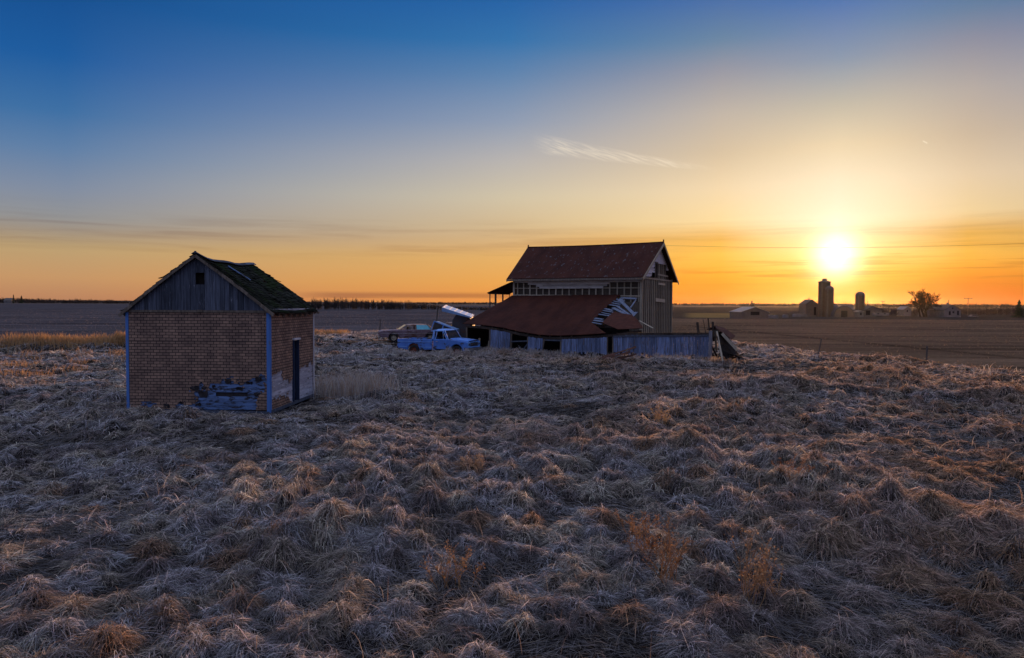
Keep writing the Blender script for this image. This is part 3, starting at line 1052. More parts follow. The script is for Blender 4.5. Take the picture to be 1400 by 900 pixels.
# cut stubble standing in rows over the two nearer fields
G3 = Grass()
for x0, x1, y0, y1, fx_, tint in ((9, 150, 24, 205, 1, (.30, .19, .11)), (-230, 9, 54, 320, -1, (.21, .185, .18))):
    for y in np.cumsum(np.full(int((y1 - y0) / .85), .85)) + y0:
        d_ = max(y, 30)
        n = int((x1 - x0) / (.30 + d_ * .003))
        X = rng.uniform(x0, x1, n)
        Y = y + X * -.055 * fx_ + rng.normal(0, .10, n)
        kk = (np.abs(X) < .76 * Y + 6) & (Y > edge_y(X) + 1.5) & (Y < y1) & ~blocked(X, Y, .3) & (rng.random(n) < (.1 + 1.1 * vnoise(X / 6, Y, 1.6, 81)) * (1 - .9 * (Y - y0) / (y1 - y0)))
        X, Y = X[kk], Y[kk]
        n = len(X)
        if n == 0:
            continue
        a = rng.uniform(0, 2 * np.pi, n)
        hh = rng.uniform(.06, .20, n)
        P0 = np.stack([X, Y, surf_z(X, Y) - .01], 1)
        o = np.stack([np.cos(a), np.sin(a), np.zeros(n)], 1) * (hh * rng.uniform(.1, 1.3, n))[:, None]
        P1 = P0 + o * .5 + np.array([0, 0, 1.0]) * (hh * .6)[:, None]
        P2 = P0 + o + np.array([0, 0, 1.0]) * (hh * rng.uniform(.5, 1.0, n))[:, None]
        G3.add(P0, P1, P2, np.maximum(.015, .00055 * Y) * rng.uniform(.6, 1.5, n), 1, np.array([tint]) * rng.uniform(.25, .95, (n, 1)))
tag(G3.build('stubble', M['grass']), 'short cut stubble in rows across the ploughed fields', kind='stuff')


# ------------------------------------------------------------------ brick-sided shed
def inside(poly, x, y):
    r = False
    n = len(poly)
    for i in range(n):
        x1, y1 = poly[i]
        x2, y2 = poly[(i + 1) % n]
        if (y1 > y) != (y2 > y) and x < (x2 - x1) * (y - y1) / (y2 - y1) + x1:
            r = not r
    return r


shed = thing('brick_shed', 'small shed in torn brick-pattern siding with a sagging shingle roof', 'shed', (SH_O.x, SH_O.y, 0), -SH_A)
W2, L, H, B0 = SH_W / 2, SH_L, SH_H, 0.14
rnd = random.Random(5)
jt = lambda a: rnd.uniform(-a, a)

# lapped boards under the siding (front and right sides are torn open)
mb, mr = MB(), MB()
z = B0
while z < H - .05:
    hgt = .135
    if not (.50 < z < .63):
        mb.board((-W2 + .02, -.012, z + hgt / 2), (W2 - .02, -.012, z + hgt / 2), hgt + .006, .018, (0, -1, .05))
    else:
        mb.board((-W2 + .02, -.012, z + hgt / 2), (.55, -.012, z + hgt / 2), hgt + .006, .018, (0, -1, .05))
        mb.board((1.55, -.012, z + hgt / 2), (W2 - .02, -.012, z + hgt / 2), hgt + .006, .018, (0, -1, .05))
    for ya, yb in ((.02, 1.95), (2.42, L - .02)):
        mr.board((W2 + .012, ya, z + hgt / 2), (W2 + .012, yb, z + hgt / 2), hgt + .006, .018, (1, 0, .05))
    if z > 2.15:
        mr.board((W2 + .012, 1.95, z + hgt / 2), (W2 + .012, 2.42, z + hgt / 2), hgt + .006, .018, (1, 0, .05))
    z += hgt
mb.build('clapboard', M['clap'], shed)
mr.build('clapboard', M['clap_lit'], shed)
mb = MB()                                                # carcass behind the boards
mb.box((0, .06, (B0 + H) / 2), (SH_W - .04, .08, H - B0))
mb.box((0, L - .06, (B0 + H) / 2), (SH_W - .04, .08, H - B0))
mb.box((-W2 + .06, L / 2, (B0 + H) / 2), (.08, L - .3, H - B0))
mb.box((W2 - .06, .99, (B0 + H) / 2), (.08, 1.9, H - B0))
mb.box((W2 - .06, (2.43 + L) / 2, (B0 + H) / 2), (.08, L - 2.45, H - B0))
mb.box((W2 - .06, 2.185, (2.2 + H) / 2), (.08, .48, H - 2.2))
mb.box((0, L / 2, .18), (SH_W - .2, L - .2, .06))
mb.build('wall_carcass', M['tar'], shed)


def siding(bld, torn, u0, u1, place, thick=.012, keepout=None, dv=.045, du=.066):
    """brick sheet torn back along its own courses"""
    nr = int((H - B0) / dv)
    for r in range(nr + 1):
        z0, z1 = B0 + r * dv, min(B0 + (r + 1) * dv, H)
        if z1 - z0 < .01:
            continue
        run = None
        k = 0
        off = .033 if (r // 2) % 2 else 0.0
        us = [u0] + [x for x in np.arange(u0 + du - off, u1 - .02, du)] + [u1]
        for a, b in zip(us[:-1], us[1:]):
            ok = not torn((a + b) / 2 + .22 * (float(vnoise((a + b) * 1.5 + 50, z0 * 3, .28, 71)) - .5) + jt(.025), (z0 + z1) / 2 + .26 * (float(vnoise(a * 1.5 + 90, z0 * 3, .25, 72)) - .5) + jt(.012))
            if keepout and keepout[0] < (a + b) / 2 < keepout[1] and z0 < keepout[2]:
                ok = False
            if ok:
                run = [a, b] if run is None else [run[0], b]
            if run is not None and (not ok or b == us[-1]):
                bld.box(*place((run[0] + run[1]) / 2, (z0 + z1) / 2, run[1] - run[0] + (.0 if k else 0), z1 - z0, thick))
                run = None
                k += 1


P_front = [(-.20, .86), (-.17, .55), (.05, .42), (-.75, .30), (-.70, .14), (.1, .10), (1.78, .08), (1.78, .44), (2.13, .72), (2.13, 1.28),
           (1.80, 1.10), (1.50, 1.0), (1.35, .82), (1.15, 1.08), (.82, 1.10), (.66, .96), (.42, .90), (.25, .76), (.05, .92)]
P_f2 = [(-1.85, .22), (-1.30, .20), (-1.2, .28), (-1.8, .32)]
fr = MB()
siding(fr, lambda u, v: inside(P_front, u, v) or inside(P_f2, u, v), -W2 + .02, W2 - .02,
       lambda u, v, du, dv, t: ((u, -.036, v), (du, t, dv)))
fr.build('brick_siding', M['brick'], shed)
P_r = [(.1, 1.28), (.85, 1.26), (1.05, 1.05), (1.10, .92), (1.97, .90), (1.97, .05), (1.8, .10), (1.45, .42), (.1, .48)]
P_r2 = [(2.40, 1.20), (L, 1.30), (L, .0), (2.40, .0)]
rs_ = MB()
siding(rs_, lambda u, v: inside(P_r, u, v) or inside(P_r2, u, v), .02, L - .02,
       lambda u, v, du, dv, t: ((W2 + .036, u, v), (t, du, dv)), keepout=(1.93, 2.44, 2.2))
rs_.build('brick_siding', M['brick'], shed)
bk = MB()
bk.box((0, L + .01, (B0 + H) / 2), (SH_W - .04, .02, H - B0))
bk.box((-W2 - .01, L / 2, (B0 + H) / 2), (.02, L - .1, H - B0))
bk.build('brick_siding', M['brick'], shed)
# curled flaps of tar paper at the torn edge
mb = MB()
for u, v, s in ((-.1, .78, .3), (.15, .62, .34), (.5, .86, .2), (.95, 1.02, .26), (1.3, .78, .2), (1.62, .98, .22), (1.85, .62, .18), (-.5, .33, .22), (.0, .30, .2), (-1.0, .22, .25), (1.9, 1.1, .18), (.2, .80, .25), (.02, .70, .2)):
    w_ = s * rnd.uniform(.6, 1.1)
    h_ = s * rnd.uniform(.35, .6)
    g = [[(u + (i / 3 - .5) * w_ + jt(.02), -.036 - .035 * j * abs(jt(1)), v + (j / 2 - .5) * h_ + jt(.03)) for i in range(4)] for j in range(3)]
    mb.slab(g, .006)
mb.build_each('tar_paper_flap', M['tar'], shed)
# corner trims
for name_x, y_, wd in ((-W2 + .01, -.055, .085), (W2 - .01, -.055, .10)):
    mb = MB()
    mb.box((name_x, y_, (.02 + H) / 2 + .02), (wd, .026, H - .04))
    mb.box((name_x + (.047 if name_x > 0 else -.047), .005, (.02 + H) / 2 + .02), (.026, .09, H - .04))
    mb.build('corner_trim', M['trim'], shed)
mb = MB()
mb.box((W2 + .055, L - .03, (B0 + H) / 2), (.02, .07, H - B0))
mb.build('corner_trim', M['white_wood'], shed)
# sill beams, rotten skirt and corner stones
mb = MB()
mb.board((-W2 - .02, -.03, .10), (W2 + .02, -.03, .06), .09, .08)
mb.board((W2 + .02, 0, .08), (W2 + .02, L, .10), .09, .1)
mb.board((-W2 + 1.6, -.085, .07), (W2, -.085, .035), .035, .03)
mb.build('sill_beam', M['board_v'], shed)
mb = MB()
for x, y in ((-W2 + .2, .15), (0, .15), (W2 - .2, .15), (-W2 + .2, L - .2), (W2 - .2, L - .2), (W2 - .2, L / 2)):
    mb.box((x, y, -.08), (.42, .34, .24), Matrix.Rotation(jt(.3), 3, 'Z'))
mb.build_each('foundation_stone', M['concrete'], shed, bevel=.04)
# door on the right side
dr = MB()
dr.box((W2 - .07, 2.185, 1.17), (.05, .45, 2.02))
for zz in (.45, 1.1, 1.85):
    dr.box((W2 - .04, 2.185, zz), (.03, .41, .10))
door = dr.build('door', surf('dark_blue_door', (.03, .045, .085), (.02, .03, .05), 3, (5, .6, 1), bump=.3), shed)
hd = MB()
hd.tube((W2 - .04, 2.06, 1.12), (W2 + .03, 2.06, 1.12), .012)
hd.tube((W2 + .03, 2.06, 1.12), (W2 + .03, 2.06, 1.26), .012)
hd.build('handle', M['rust'], door)
mb = MB()
mb.box((W2 + .025, 1.945, 1.17), (.12, .04, 2.05))
mb.box((W2 + .025, 2.425, 1.17), (.12, .04, 2.05))
mb.build('door_frame', surf('dark_blue_frame', (.035, .05, .10), (.02, .03, .05), 3, (5, .6, 1), bump=.3), shed)
mb = MB()
mb.box((W2 + .055, 2.185, 2.225), (.13, .60, .06))
mb.build('door_cap', M['white_wood'], shed)

# roof: two sagging slopes of shingles
OV, OG = .15, .13
RZ = 4.92


def ridge(v):
    t = (v + OG) / (L + 2 * OG)
    return RZ - .10 * t - .17 * max(0.0, math.sin(math.pi * max(0, min(1, t)))) ** 1.5 - .06 * math.sin(3 * math.pi * t) * (t < .67)


def roof_pt(sgn, s, v):
    """s: 0 at the ridge, 1 at the eave"""
    x = sgn * s * (W2 + OV)
    zr = ridge(v)
    ze = H - .02 - .05 * math.sin(math.pi * (v / L)) if sgn > 0 else H - .05
    zz = zr + (ze - zr) * s - .10 * math.sin(math.pi * s) * math.sin(math.pi * max(0, min(1, v / L))) + .04 * math.sin(math.pi * s)
    return Vector((x, v, zz))


def roof_mesh(name, sgn, mat):
    """courses of single shingles laid over the sagging deck"""
    mb = MB()
    uvs = []
    NR = 20
    for r in range(NR):
        s0, s1 = r / NR, min((r + 1.5) / NR, 1.0)
        v = -OG + jt(.05)
        while v < L + OG - .02:
            wdt = rnd.uniform(.09, .2)
            v1 = min(v + wdt, L + OG)
            if rnd.random() < .035 and 1 < r < NR - 1:
                v = v1
                continue
            lift = .020 + rnd.random() * .016 + (rnd.random() < .06) * .045
            sl = s1 + jt(.006)
            a, b = roof_pt(sgn, s0, v + .004), roof_pt(sgn, s0, v1 - .004)
            c, d = roof_pt(sgn, sl, v1 - .004 + jt(.01)), roof_pt(sgn, sl, v + .004 + jt(.01))
            up = Vector((sgn * .45, 0, .9))
            a, b = a + up * .006, b + up * .006
            c, d = c + up * lift, d + up * lift
            th = up * .012
            i = len(mb.v)
            mb.v += [tuple(p) for p in (a, b, c, d, a - th, b - th, c - th, d - th)]
            mb.f += [[i, i + 1, i + 2, i + 3], [i + 3, i + 2, i + 6, i + 7], [i + 1, i + 5, i + 6, i + 2], [i, i + 3, i + 7, i + 4]]
            v = v1
    return mb.build(name, mat, shed)


M['shake'] = surf('mossy_shingle', spec=0.0, rough=1.0, c1=(0.026, 0.028, 0.023), c2=(0.011, 0.012, 0.010), scale=2.2, stretch=(3, 3, 1), island=.5, bump=.6,
                  spot=[((0.017, 0.025, 0.011), .48, .62, 1.1, (1, 1, 1)), ((0.055, 0.055, 0.055), .66, .72, 1.6, (1.4, 1.4, 1))])
for sg in (-1, 1):
    roof_mesh('roof_slope', sg, M['shake'])
mb = MB()
for sg in (-1, 1):
    mb.slab([[tuple(roof_pt(sg, s, v) - Vector((0, 0, .012))) for v in np.linspace(-OG, L + OG, 13)] for s in np.linspace(0, 1, 9)], -.03 * sg)
mb.build('roof_deck', M['dark_board'], shed)
mb = MB()
vs = np.linspace(-OG - .03, L + OG + .03, 12)
for a, b in zip(vs[:-1], vs[1:]):
    for sg in (-1, 1):
        mb.board((sg * .055, a, ridge(a) + .035), (sg * .055, b, ridge(b) + .035), .13, .018, (sg * .55, 0, .84))
mb.build('ridge_cap', M['board_v'], shed)
mb = MB()
mb.board(tuple(roof_pt(1, .10, 1.6) + Vector((0, 0, .07))), tuple(roof_pt(1, .36, 1.85) + Vector((.03, 0, .08))), .13, .02, (.45, 0, .9))
mb.build('loose_roof_board', M['clap'], shed)
mb = MB()
mb.tube((0, -OG, ridge(-OG) + .02), (0, -OG, ridge(-OG) + .09), .04, .03)
mb.build('ridge_finial', M['board_v'], shed)
for yy in (-OG - .012, L + OG + .012):
    for sg in (-1, 1):
        mb = MB()
        ss = np.linspace(0, 1.02, 7)
        for a, b in zip(ss[:-1], ss[1:]):
            pa, pb = roof_pt(sg, a, yy), roof_pt(sg, b, yy)
            mb.board((pa.x, yy, pa.z - .06), (pb.x, yy, pb.z - .05), .022, .09, (0, 0, 1))
        mb.build('rake_board', M['board_brown'], shed)
mb = MB()
for v in np.linspace(.0, L, 9):
    for sg in (-1, 1):
        pa, pb = roof_pt(sg, .72, v), roof_pt(sg, .99, v)
        mb.board((pa.x, v, pa.z - .09), (pb.x, v, pb.z - .09), .045, .10, (0, 0, 1))
mb.build_each('rafter_tail', M['board_brown'], shed)

# gable of upright grey boards with a small square opening
op_x, op_z, op_w, op_h = .06, 4.17, .30, .36


def gable(yf, hole):
    mb = MB()
    x = -W2 - .06
    while x < W2 + .06:
        bwd = rnd.uniform(.11, .19)
        x1 = min(x + bwd, W2 + .06)
        xm = (x + x1) / 2
        top = min(roof_pt(1 if xm > 0 else -1, abs(xm) / (W2 + OV), yf).z - .05, 9)
        low = H + .015 + jt(.02)
        if top > low + .03:
            yb = yf - .01 + jt(.008)
            if hole and abs(xm - op_x) < op_w / 2 + .01:
                mb.board((xm, yb, low), (xm, yb, op_z - op_h / 2), x1 - x - .008, .02, (0, -1, 0))
                mb.board((xm, yb, op_z + op_h / 2), (xm, yb, top), x1 - x - .008, .02, (0, -1, 0))
            else:
                mb.board((xm, yb, low), (xm + jt(.006), yb, top), x1 - x - .008, .02, (0, -1, 0))
        x = x1
    return mb


g1_ = gable(-.02, True).build('gable_boards', M['board_v'], shed)
gable(L + .04, False).build('gable_boards', M['board_v'], shed)
mb = MB()
mb.box((op_x, .12, op_z), (op_w + .3, .02, op_h + .3))
mb.build('loft_opening', M['dark'], shed)
mb = MB()
mb.board((-W2 - .05, -.055, H + .005), (W2 + .05, -.055, H + .005), .07, .03, (0, -1, 0))
mb.board((.02, -.06, H + .02), (.16, -.06, H + .015), .07, .05, (0, -1, 0))
mb.build('gable_sill', M['board_brown'], shed)
mb = MB()
mb.box((W2 + .03, L / 2, H - .03), (.03, L, .07))
mb.build('eave_trim', M['white_wood'], shed)

# ------------------------------------------------------------------ old two-storey farmhouse with lean-to
house = thing('farmhouse', 'abandoned two-storey farmhouse with rusted roofs, bare wall studs and sagging lean-to', 'house', tuple(BN_O), -BN_A)
HL, HWD, HE, HR = 10.1, 8.84, 5.48, 8.12
hp = lambda x, y, z: (x, y, z)
# inner sheathing set behind the studs
mb = MB()
mb.box((-HL / 2, .16, 2.7), (HL - .1, .05, 5.4))
mb.box((-.16, HWD / 2, 2.7), (.05, HWD - .4, 5.4))
mb.box((-HL + .16, HWD / 2, 2.7), (.05, HWD - .4, 5.4))
mb.box((-HL / 2, HWD - .16, 2.7), (HL - .1, .05, 5.4))
for xg in (-.16, -HL + .16):
    mb.poly([(xg, .1, 5.3), (xg, HWD - .1, 5.3), (xg, HWD / 2, HR - .15)])
    mb.poly([(xg - .05, .1, 5.3), (xg - .05, HWD - .1, 5.3), (xg - .05, HWD / 2, HR - .15)])
mb.build('inner_wall', surf('dark_sheathing', (.085, .068, .05), (.045, .036, .028), 2.2, (.7, 7, 1), bump=.5), house)


def gz(y):
    return HE + (HR - HE) * (1 - abs(y - HWD / 2) / (HWD / 2))


# studs of the right gable
mb = MB()
ys = np.arange(.45, HWD - .2, .52)
for y in ys:
    mb.board((-.05, y + jt(.03), .1), (-.05, y + jt(.04), 5.28), .055, .10, (0, 1, 0))
for y in (.0, HWD):
    mb.board((-.02, y + (.06 if y == 0 else -.06), .1), (-.02, y + (.06 if y == 0 else -.06), 5.45), .14, .14, (0, 1, 0))
mb.board((-.03, 0, 5.34), (-.03, HWD, 5.34), .06, .12, (0, 0, 1))
mb.board((-.03, 4.6, 5.02), (-.03, 6.7, 5.0), .05, .16, (0, 0, 1))
mb.board((.01, 3.75, 3.78), (.01, 6.55, 3.70), .05, .26, (0, 0, 1))
for y in (3.7, 4.3, 4.9, 5.5, 6.1, 6.7):
    mb.board((-.05, y, 5.4), (-.05, y, gz(y) - .25), .05, .09, (0, 1, 0))
mb.board((-.04, 4.2, 5.72), (-.04, 7.6, 5.68), .05, .12, (0, 0, 1))
mb.build('gable_stud', M['stud'], house)
# gable siding left in the top: ragged lapped boards
mb = MB()
z = 5.5
while z < HR - .15:
    half = (HR - z) / (HR - HE) * HWD / 2
    y0, y1 = HWD / 2 - half + .1, HWD / 2 + half - .1
    if z < 6.55:
        e = 3.35 + jt(.35) - max(0, 5.95 - z) * 3.2
        if e > y0 + .2:
            mb.board((.02, y0, z + jt(.02)), (.02, e, z + jt(.06)), .025, .145, (.12, 0, 1))
        if z > 6.15:
            mb.board((.02, 6.9, z), (.02, y1, z), .025, .145, (.12, 0, 1)) if y1 > 7 else None
    else:
        mb.board((.02, y0, z), (.02, y1, z), .025, .145, (.12, 0, 1))
    z += .14
mb.build('gable_siding', M['white_wood'], house)
wn = MB()
wn.box((-.02, 3.72, 6.02), (.10, .62, 1.05))
win = wn.build('attic_window', M['dark'], house)
fr_ = MB()
fr_.board((.05, 3.38, 5.45), (.05, 3.38, 6.58), .07, .06, (1, 0, 0))
fr_.board((.05, 4.06, 5.45), (.05, 4.06, 6.58), .07, .06, (1, 0, 0))
fr_.board((.05, 3.3, 6.6), (.05, 4.12, 6.6), .07, .06, (1, 0, 0))
fr_.build('frame', M['board_brown'], win)

# front wall: lapped siding above a row of bare stud bays
mb = MB()
z = 5.40
k = 0
while z > 4.62:
    x0 = -HL + .12
    x1 = -.12
    if z < 5.02:
        x0 = -HL + 1.1 + (5.02 - z) * 3.6 + jt(.3)
        x1 = -1.95 - (5.02 - z) * 1.6 + jt(.35)
    mb.board((x0, -.03, z), (x1, -.03, z + jt(.015)), .03, .155, (0, -.12, 1))
    if z < 5.02 and k % 2 == 0:
        a = -HL + 1.7 + rnd.random()
        mb.board((a, -.03, z), (a + .55, -.03, z + jt(.02)), .03, .145, (0, -.12, 1))
    z -= .15
    k += 1
mb.build('front_siding', M['siding_h'], house)
mb = MB()
for x in np.arange(-HL + .3, -.1, .53):
    mb.board((x + jt(.03), .06, 3.3), (x + jt(.03), .06, 5.35), .05, .09, (1, 0, 0))
mb.board((-HL, .03, 4.62), (-.1, .03, 4.60), .045, .05, (0, 0, 1))
mb.board((-HL, .0, 4.10), (-.1, .0, 4.02), .05, .08, (0, 0, 1))
for x in (-HL + .02, -.06):
    mb.board((x, -.03, .1), (x, -.03, 5.44), .14, .05, (0, 1, 0))
mb.board((-HL, -.05, 5.46), (0, -.05, 5.46), .04, .16, (0, 0, 1))
mb.build('front_stud', M['stud'], house)
# lower front wall hidden in the lean-to
mb = MB()
mb.box((-HL / 2, .05, 1.8), (HL - .2, .04, 3.6))
mb.box((-HL + .03, HWD / 2, 2.7), (.04, HWD - .2, 5.4))
mb.box((-HL / 2, HWD - .03, 2.7), (HL - .2, .04, 5.4))
mb.build('lower_wall', M['board_brown'], house)

# main roof: corners set from the photograph, skewed as the house has racked
def lerp(a, b, t):
    return Vector(a) * (1 - t) + Vector(b) * t


RL, RR = Vector((-HL - .85, HWD / 2, HR - .03)), Vector((.42, HWD / 2, HR + .03))
EL, ER = Vector((-HL - .40, -.42, HE - .18)), Vector((.20, -.46, HE - .16))
BL, BR = Vector((-HL - .5, HWD + .5, HE - .2)), Vector((.40, HWD + .55, HE - .25))
for a0, a1, b0, b1 in ((RL, RR, EL, ER), (RL, RR, BL, BR)):
    mb = MB()
    grid = []
    for j in range(9):
        row = []
        for i in range(25):
            p = lerp(lerp(a0, a1, i / 24), lerp(b0, b1, i / 24), j / 8)
            p.z += -.06 * math.sin(math.pi * i / 24) * (1 - j / 8) - .05 * math.sin(math.pi * j / 8) + jt(.012)
            row.append(p)
        grid.append(row)
    mb.slab(grid, .05 if b0 is EL else -.05)
    mb.build('roof', M['rust_roof'], house)
mb = MB()
for i in range(10):
    a, b = lerp(RL, RR, i / 10), lerp(RL, RR, (i + 1) / 10)
    for q, t_ in ((a, i / 10), (b, (i + 1) / 10)):
        q.z += -.06 * math.sin(math.pi * t_) + .04
    mb.board(a, b, .28, .03, (0, 0, 1))
mb.box(tuple(RR + Vector((-.03, 0, .12))), (.08, .08, .18))
mb.box(tuple(RL + Vector((.03, 0, .12))), (.08, .08, .18))
mb.build('ridge_cap', M['rust'], house)
mb = MB()
for a, b in ((RR, ER), (RR, BR)):
    mb.board(a + Vector((.02, 0, -.12)), b + Vector((.02, 0, -.12)), .03, .2, (0, 0, 1))
mb.build('rake_board', M['stud'], house)
mb = MB()
for a, b in ((RL, EL), (RL, BL)):
    mb.board(a + Vector((-.02, 0, -.12)), b + Vector((-.02, 0, -.12)), .03, .2, (0, 0, 1))
mb.board(EL + Vector((0, -.02, -.08)), ER + Vector((0, -.02, -.08)), .03, .14, (0, 0, 1))
mb.build('rake_board', M['board_brown'], house)

# side porch on the left
mb = MB()
mb.slab([[(-HL - .02, y, 5.12), (-HL - 2.15, y, 4.28)] for y in (-.35, 1.0, 2.3, 3.6)], -.05)
mb.build('porch_roof', M['rust_roof'], house)
for x, y, r_ in ((-HL - 2.02, -.1, .05), (-HL - 1.75, .35, .085), (-HL - 2.0, 2.1, .07), (-HL - 2.0, 3.3, .03), (-HL - .9, 3.4, .03)):
    mb = MB()
    mb.tube((x, y, 0), (x, y, 4.3 if x < -HL - 1 else 4.7), r_, n=8)
    mb.build('porch_post', M['post'], house)
mb = MB()
mb.board((-HL - 2.05, -.3, 4.24), (-HL - 2.05, 3.5, 4.24), .08, .14, (0, 0, 1))
mb.build('porch_beam', M['post'], house)

# lean-to roof: sheet from the wall down to a sagging eave
LD = 6.0


def eave_z(x):
    return float(np.interp(x, [-11.6, -9.5, -7.86, -6.75, -5.55, -4.6, -3.0, -1.0, .85], [1.98, 1.90, 1.71, 1.50, 1.34, 1.27, 1.33, 1.48, 1.69]))


def lean_pt(x, s):
    xx = x - .9 * s * max(0, min(1, (-x - 5) / 5))
    zt = 4.06 + .008 * (x + 5)
    ze = eave_z(xx)
    zz = zt + (ze - zt) * s - .22 * math.sin(math.pi * s) * math.exp(-((x + 6.5) / 4) ** 2) + .10 * math.sin(math.pi * s * .9)
    return Vector((xx, -.02 - LD * s, zz))


def tear(s):
    return float(np.interp(s, [0, .05, .82, .9, 1], [-1.55, -1.62, -2.55, -.15, .25]))




def project(p):
    q = CAM_R.transposed() @ (Vector(p) - Vector((0, 0, CAM_H)))
    return 700 + FPX * q.x / -q.z, 450 - FPX * q.y / -q.z


def lean_at(px, py):
    """the spot (x, s) on the lean-to roof seen at a point of the photograph"""
    c, wx, ws = (-5.0, .5), 6.5, .55
    for _ in range(7):
        best = None
        for i in range(13):
            for j in range(13):
                x, s_ = c[0] + (i / 6 - 1) * wx, c[1] + (j / 6 - 1) * ws
                l_ = lean_pt(x, s_)
                q = project(bw(l_.x, l_.y, l_.z))
                e = (q[0] - px) ** 2 + (q[1] - py) ** 2
                if best is None or e < best[0]:
                    best = (e, x, s_)
        c, wx, ws = (best[1], best[2]), wx * .32, ws * .32
    return c


def lean_px(px, py, up_=0.0):
    return lean_pt(*lean_at(px, py)) + Vector((0, 0, up_))


tear_pts = sorted((lean_at(*q) for q in ((846, 406), (828, 421), (808, 441))), key=lambda q: q[1])
t_s, t_x = [q[1] for q in tear_pts], [q[0] for q in tear_pts]
s_end = t_s[-1]
mb = MB()
grid = []
for j in range(29):
    s = j / 28
    xe = float(np.interp(s, t_s, t_x)) + .10 * math.sin(j * 2.1) if s <= s_end else float(np.interp(s, [s_end, 1], [t_x[-1], -.6]))
    grid.append([lean_pt(-10.25 + (xe + 10.25) * i / 40, s) + Vector((0, 0, jt(.014))) for i in range(41)])
mb.slab(grid, .04)
mb.build('lean_to_roof', M['rust_lean'], house)
mb = MB()                                        # the sheet that has slipped and folded
fs = [[(839, 429), (851, 430.5), (864, 433.5)], [(832, 435), (850, 437), (871, 440)], [(823, 443), (848, 446), (878, 448)], [(845, 452), (862, 452), (879, 450.5)]]
mb.slab([[lean_px(x, y, .10 + jt(.05)) for x, y in row] for row in fs], .03)
mb.build('slipped_roof_sheet', surf('bare_rust_sheet', (.080, .028, .018), (.05, .019, .013), 3, bump=.4), house)
mb = MB()                                        # skip sheathing bared by the tear
for k, t in enumerate(np.linspace(.04, .97, 13)):
    x0, y0 = 845 + (807 - 845) * t, 407 + (441 - 407) * t
    if k in (4, 9):
        continue
    wd = rnd.uniform(7, 18) if t > .25 else 10
    mb.board(lean_px(x0 - 3, y0, -.01), lean_px(x0 + wd, y0 + 4.2 + rnd.uniform(-.6, .6), rnd.uniform(0, .08)), rnd.uniform(.10, .24), .025, (0, -.3, .95))
for (a, b, c, d, w_) in ((848, 408.5, 870, 409.5, .34), (849, 413, 867, 431, .24), (838, 422, 858, 432, .24), (844, 420, 864, 434, .16), (869.5, 411, 862, 422, .09), (864, 434, 870, 428, .22), (850, 410, 846, 414, .3)):
    mb.board(lean_px(a, b, .05), lean_px(c, d, .05), w_, .04, (0, -.3, .95))
mb.build_each('sheathing_board', surf('bared_white_sheathing', (.17, .20, .26), (.07, .08, .11), 3, (6, .8, 1), island=.25, bump=.3), house)
mb = MB()
for x in np.arange(-9.8, .2, .75):
    a, b = lean_pt(x, .02), lean_pt(x, .97)
    for q in range(4):
        mb.board(lean_pt(x, .02 + .24 * q) + Vector((0, 0, -.13)), lean_pt(x, .02 + .24 * (q + 1)) + Vector((0, 0, -.13)), .05, .12, (0, 0, 1)) if x < -3.0 else None
mb.build_each('rafter', M['board_brown'], house)
mb = MB()                                        # eave beam following the sag
xs = np.linspace(-10.8, 6.05, 30)
ez = lambda x: eave_z(x) if x < .85 else 1.69 + .018 * (x - .85)
for a, b in zip(xs[:-1], xs[1:]):
    mb.board((a, -LD + .06, ez(a) - .13), (b, -LD + .06, ez(b) - .13), .08, .16, (0, 0, 1))
mb.build('eave_beam', M['dark_board'], house)
# front boarding: four panels between dark open bays
def boards(x0, x1, lean=0.0, ragged=.14, mat='board_blue', drop=0):
    mb = MB()
    x = x0
    while x < x1:
        w_ = rnd.uniform(.10, .19)
        top = ez(x) - .20
        mb.board((x + w_ / 2 + jt(.012) + lean, -LD - .0 + jt(.012), .10 + rnd.random() * ragged + drop), (x + w_ / 2, -LD + .0 + jt(.006), top + jt(.02)), w_ - rnd.uniform(.004, .03), .024, (0, 1, 0))
        x += w_
    return mb.build('wall_boards', M[mat], house)


boards(-8.95, -7.5, -.06, .35)
boards(-6.1, -5.05, -.05, .4)
boards(-3.66, -.62, 0, .25)
boards(-.1, 5.95, 0, .34)
for x, lean_ in ((-10.9, 0), (-9.05, 0), (-7.4, -.05), (-6.15, 0), (-4.95, -.22), (-3.75, 0), (-.55, 0), (-.15, 0)):
    mb = MB()
    mb.board((x + lean_, -LD + .10, -.1), (x, -LD + .10, ez(x) - .2), .10, .10, (0, 1, 0))
    mb.build('lean_to_post', M['board_brown'], house)
mb = MB()
mb.board((6.0, -LD - .01, -.1), (6.0, -LD - .01, 1.86), .20, .12, (0, 1, 0))
mb.build('lean_to_post', M['grey_post'], house)
mb = MB()                                        # rails seen in the open bays
mb.board((-7.4, -LD + .05, .85), (-6.2, -LD + .05, .92), .05, .09, (0, 0, 1))
mb.board((-7.4, -LD + .05, .34), (-6.2, -LD + .05, .30), .05, .09, (0, 0, 1))
mb.board((-6.5, -LD + .0, .28), (-6.15, -LD + .0, .72), .05, .08, (0, 0, 1))
mb.board((-4.9, -LD + .05, 1.02), (-3.75, -LD + .05, 1.02), .04, .10, (0, 0, 1))
mb.board((-.1, -LD - .03, 1.38), (5.9, -LD - .03, 1.58), .03, .10, (0, 0, 1))
mb.build_each('wall_rail', M['board_v'], house)
mb = MB()                                        # lean-to back and side walls, near-black as bay shade; side extended to block sun
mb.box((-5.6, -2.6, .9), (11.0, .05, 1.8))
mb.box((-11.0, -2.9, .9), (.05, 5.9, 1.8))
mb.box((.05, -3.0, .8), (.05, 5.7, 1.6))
mb.build('lean_to_inner_wall', M['dark'], house)
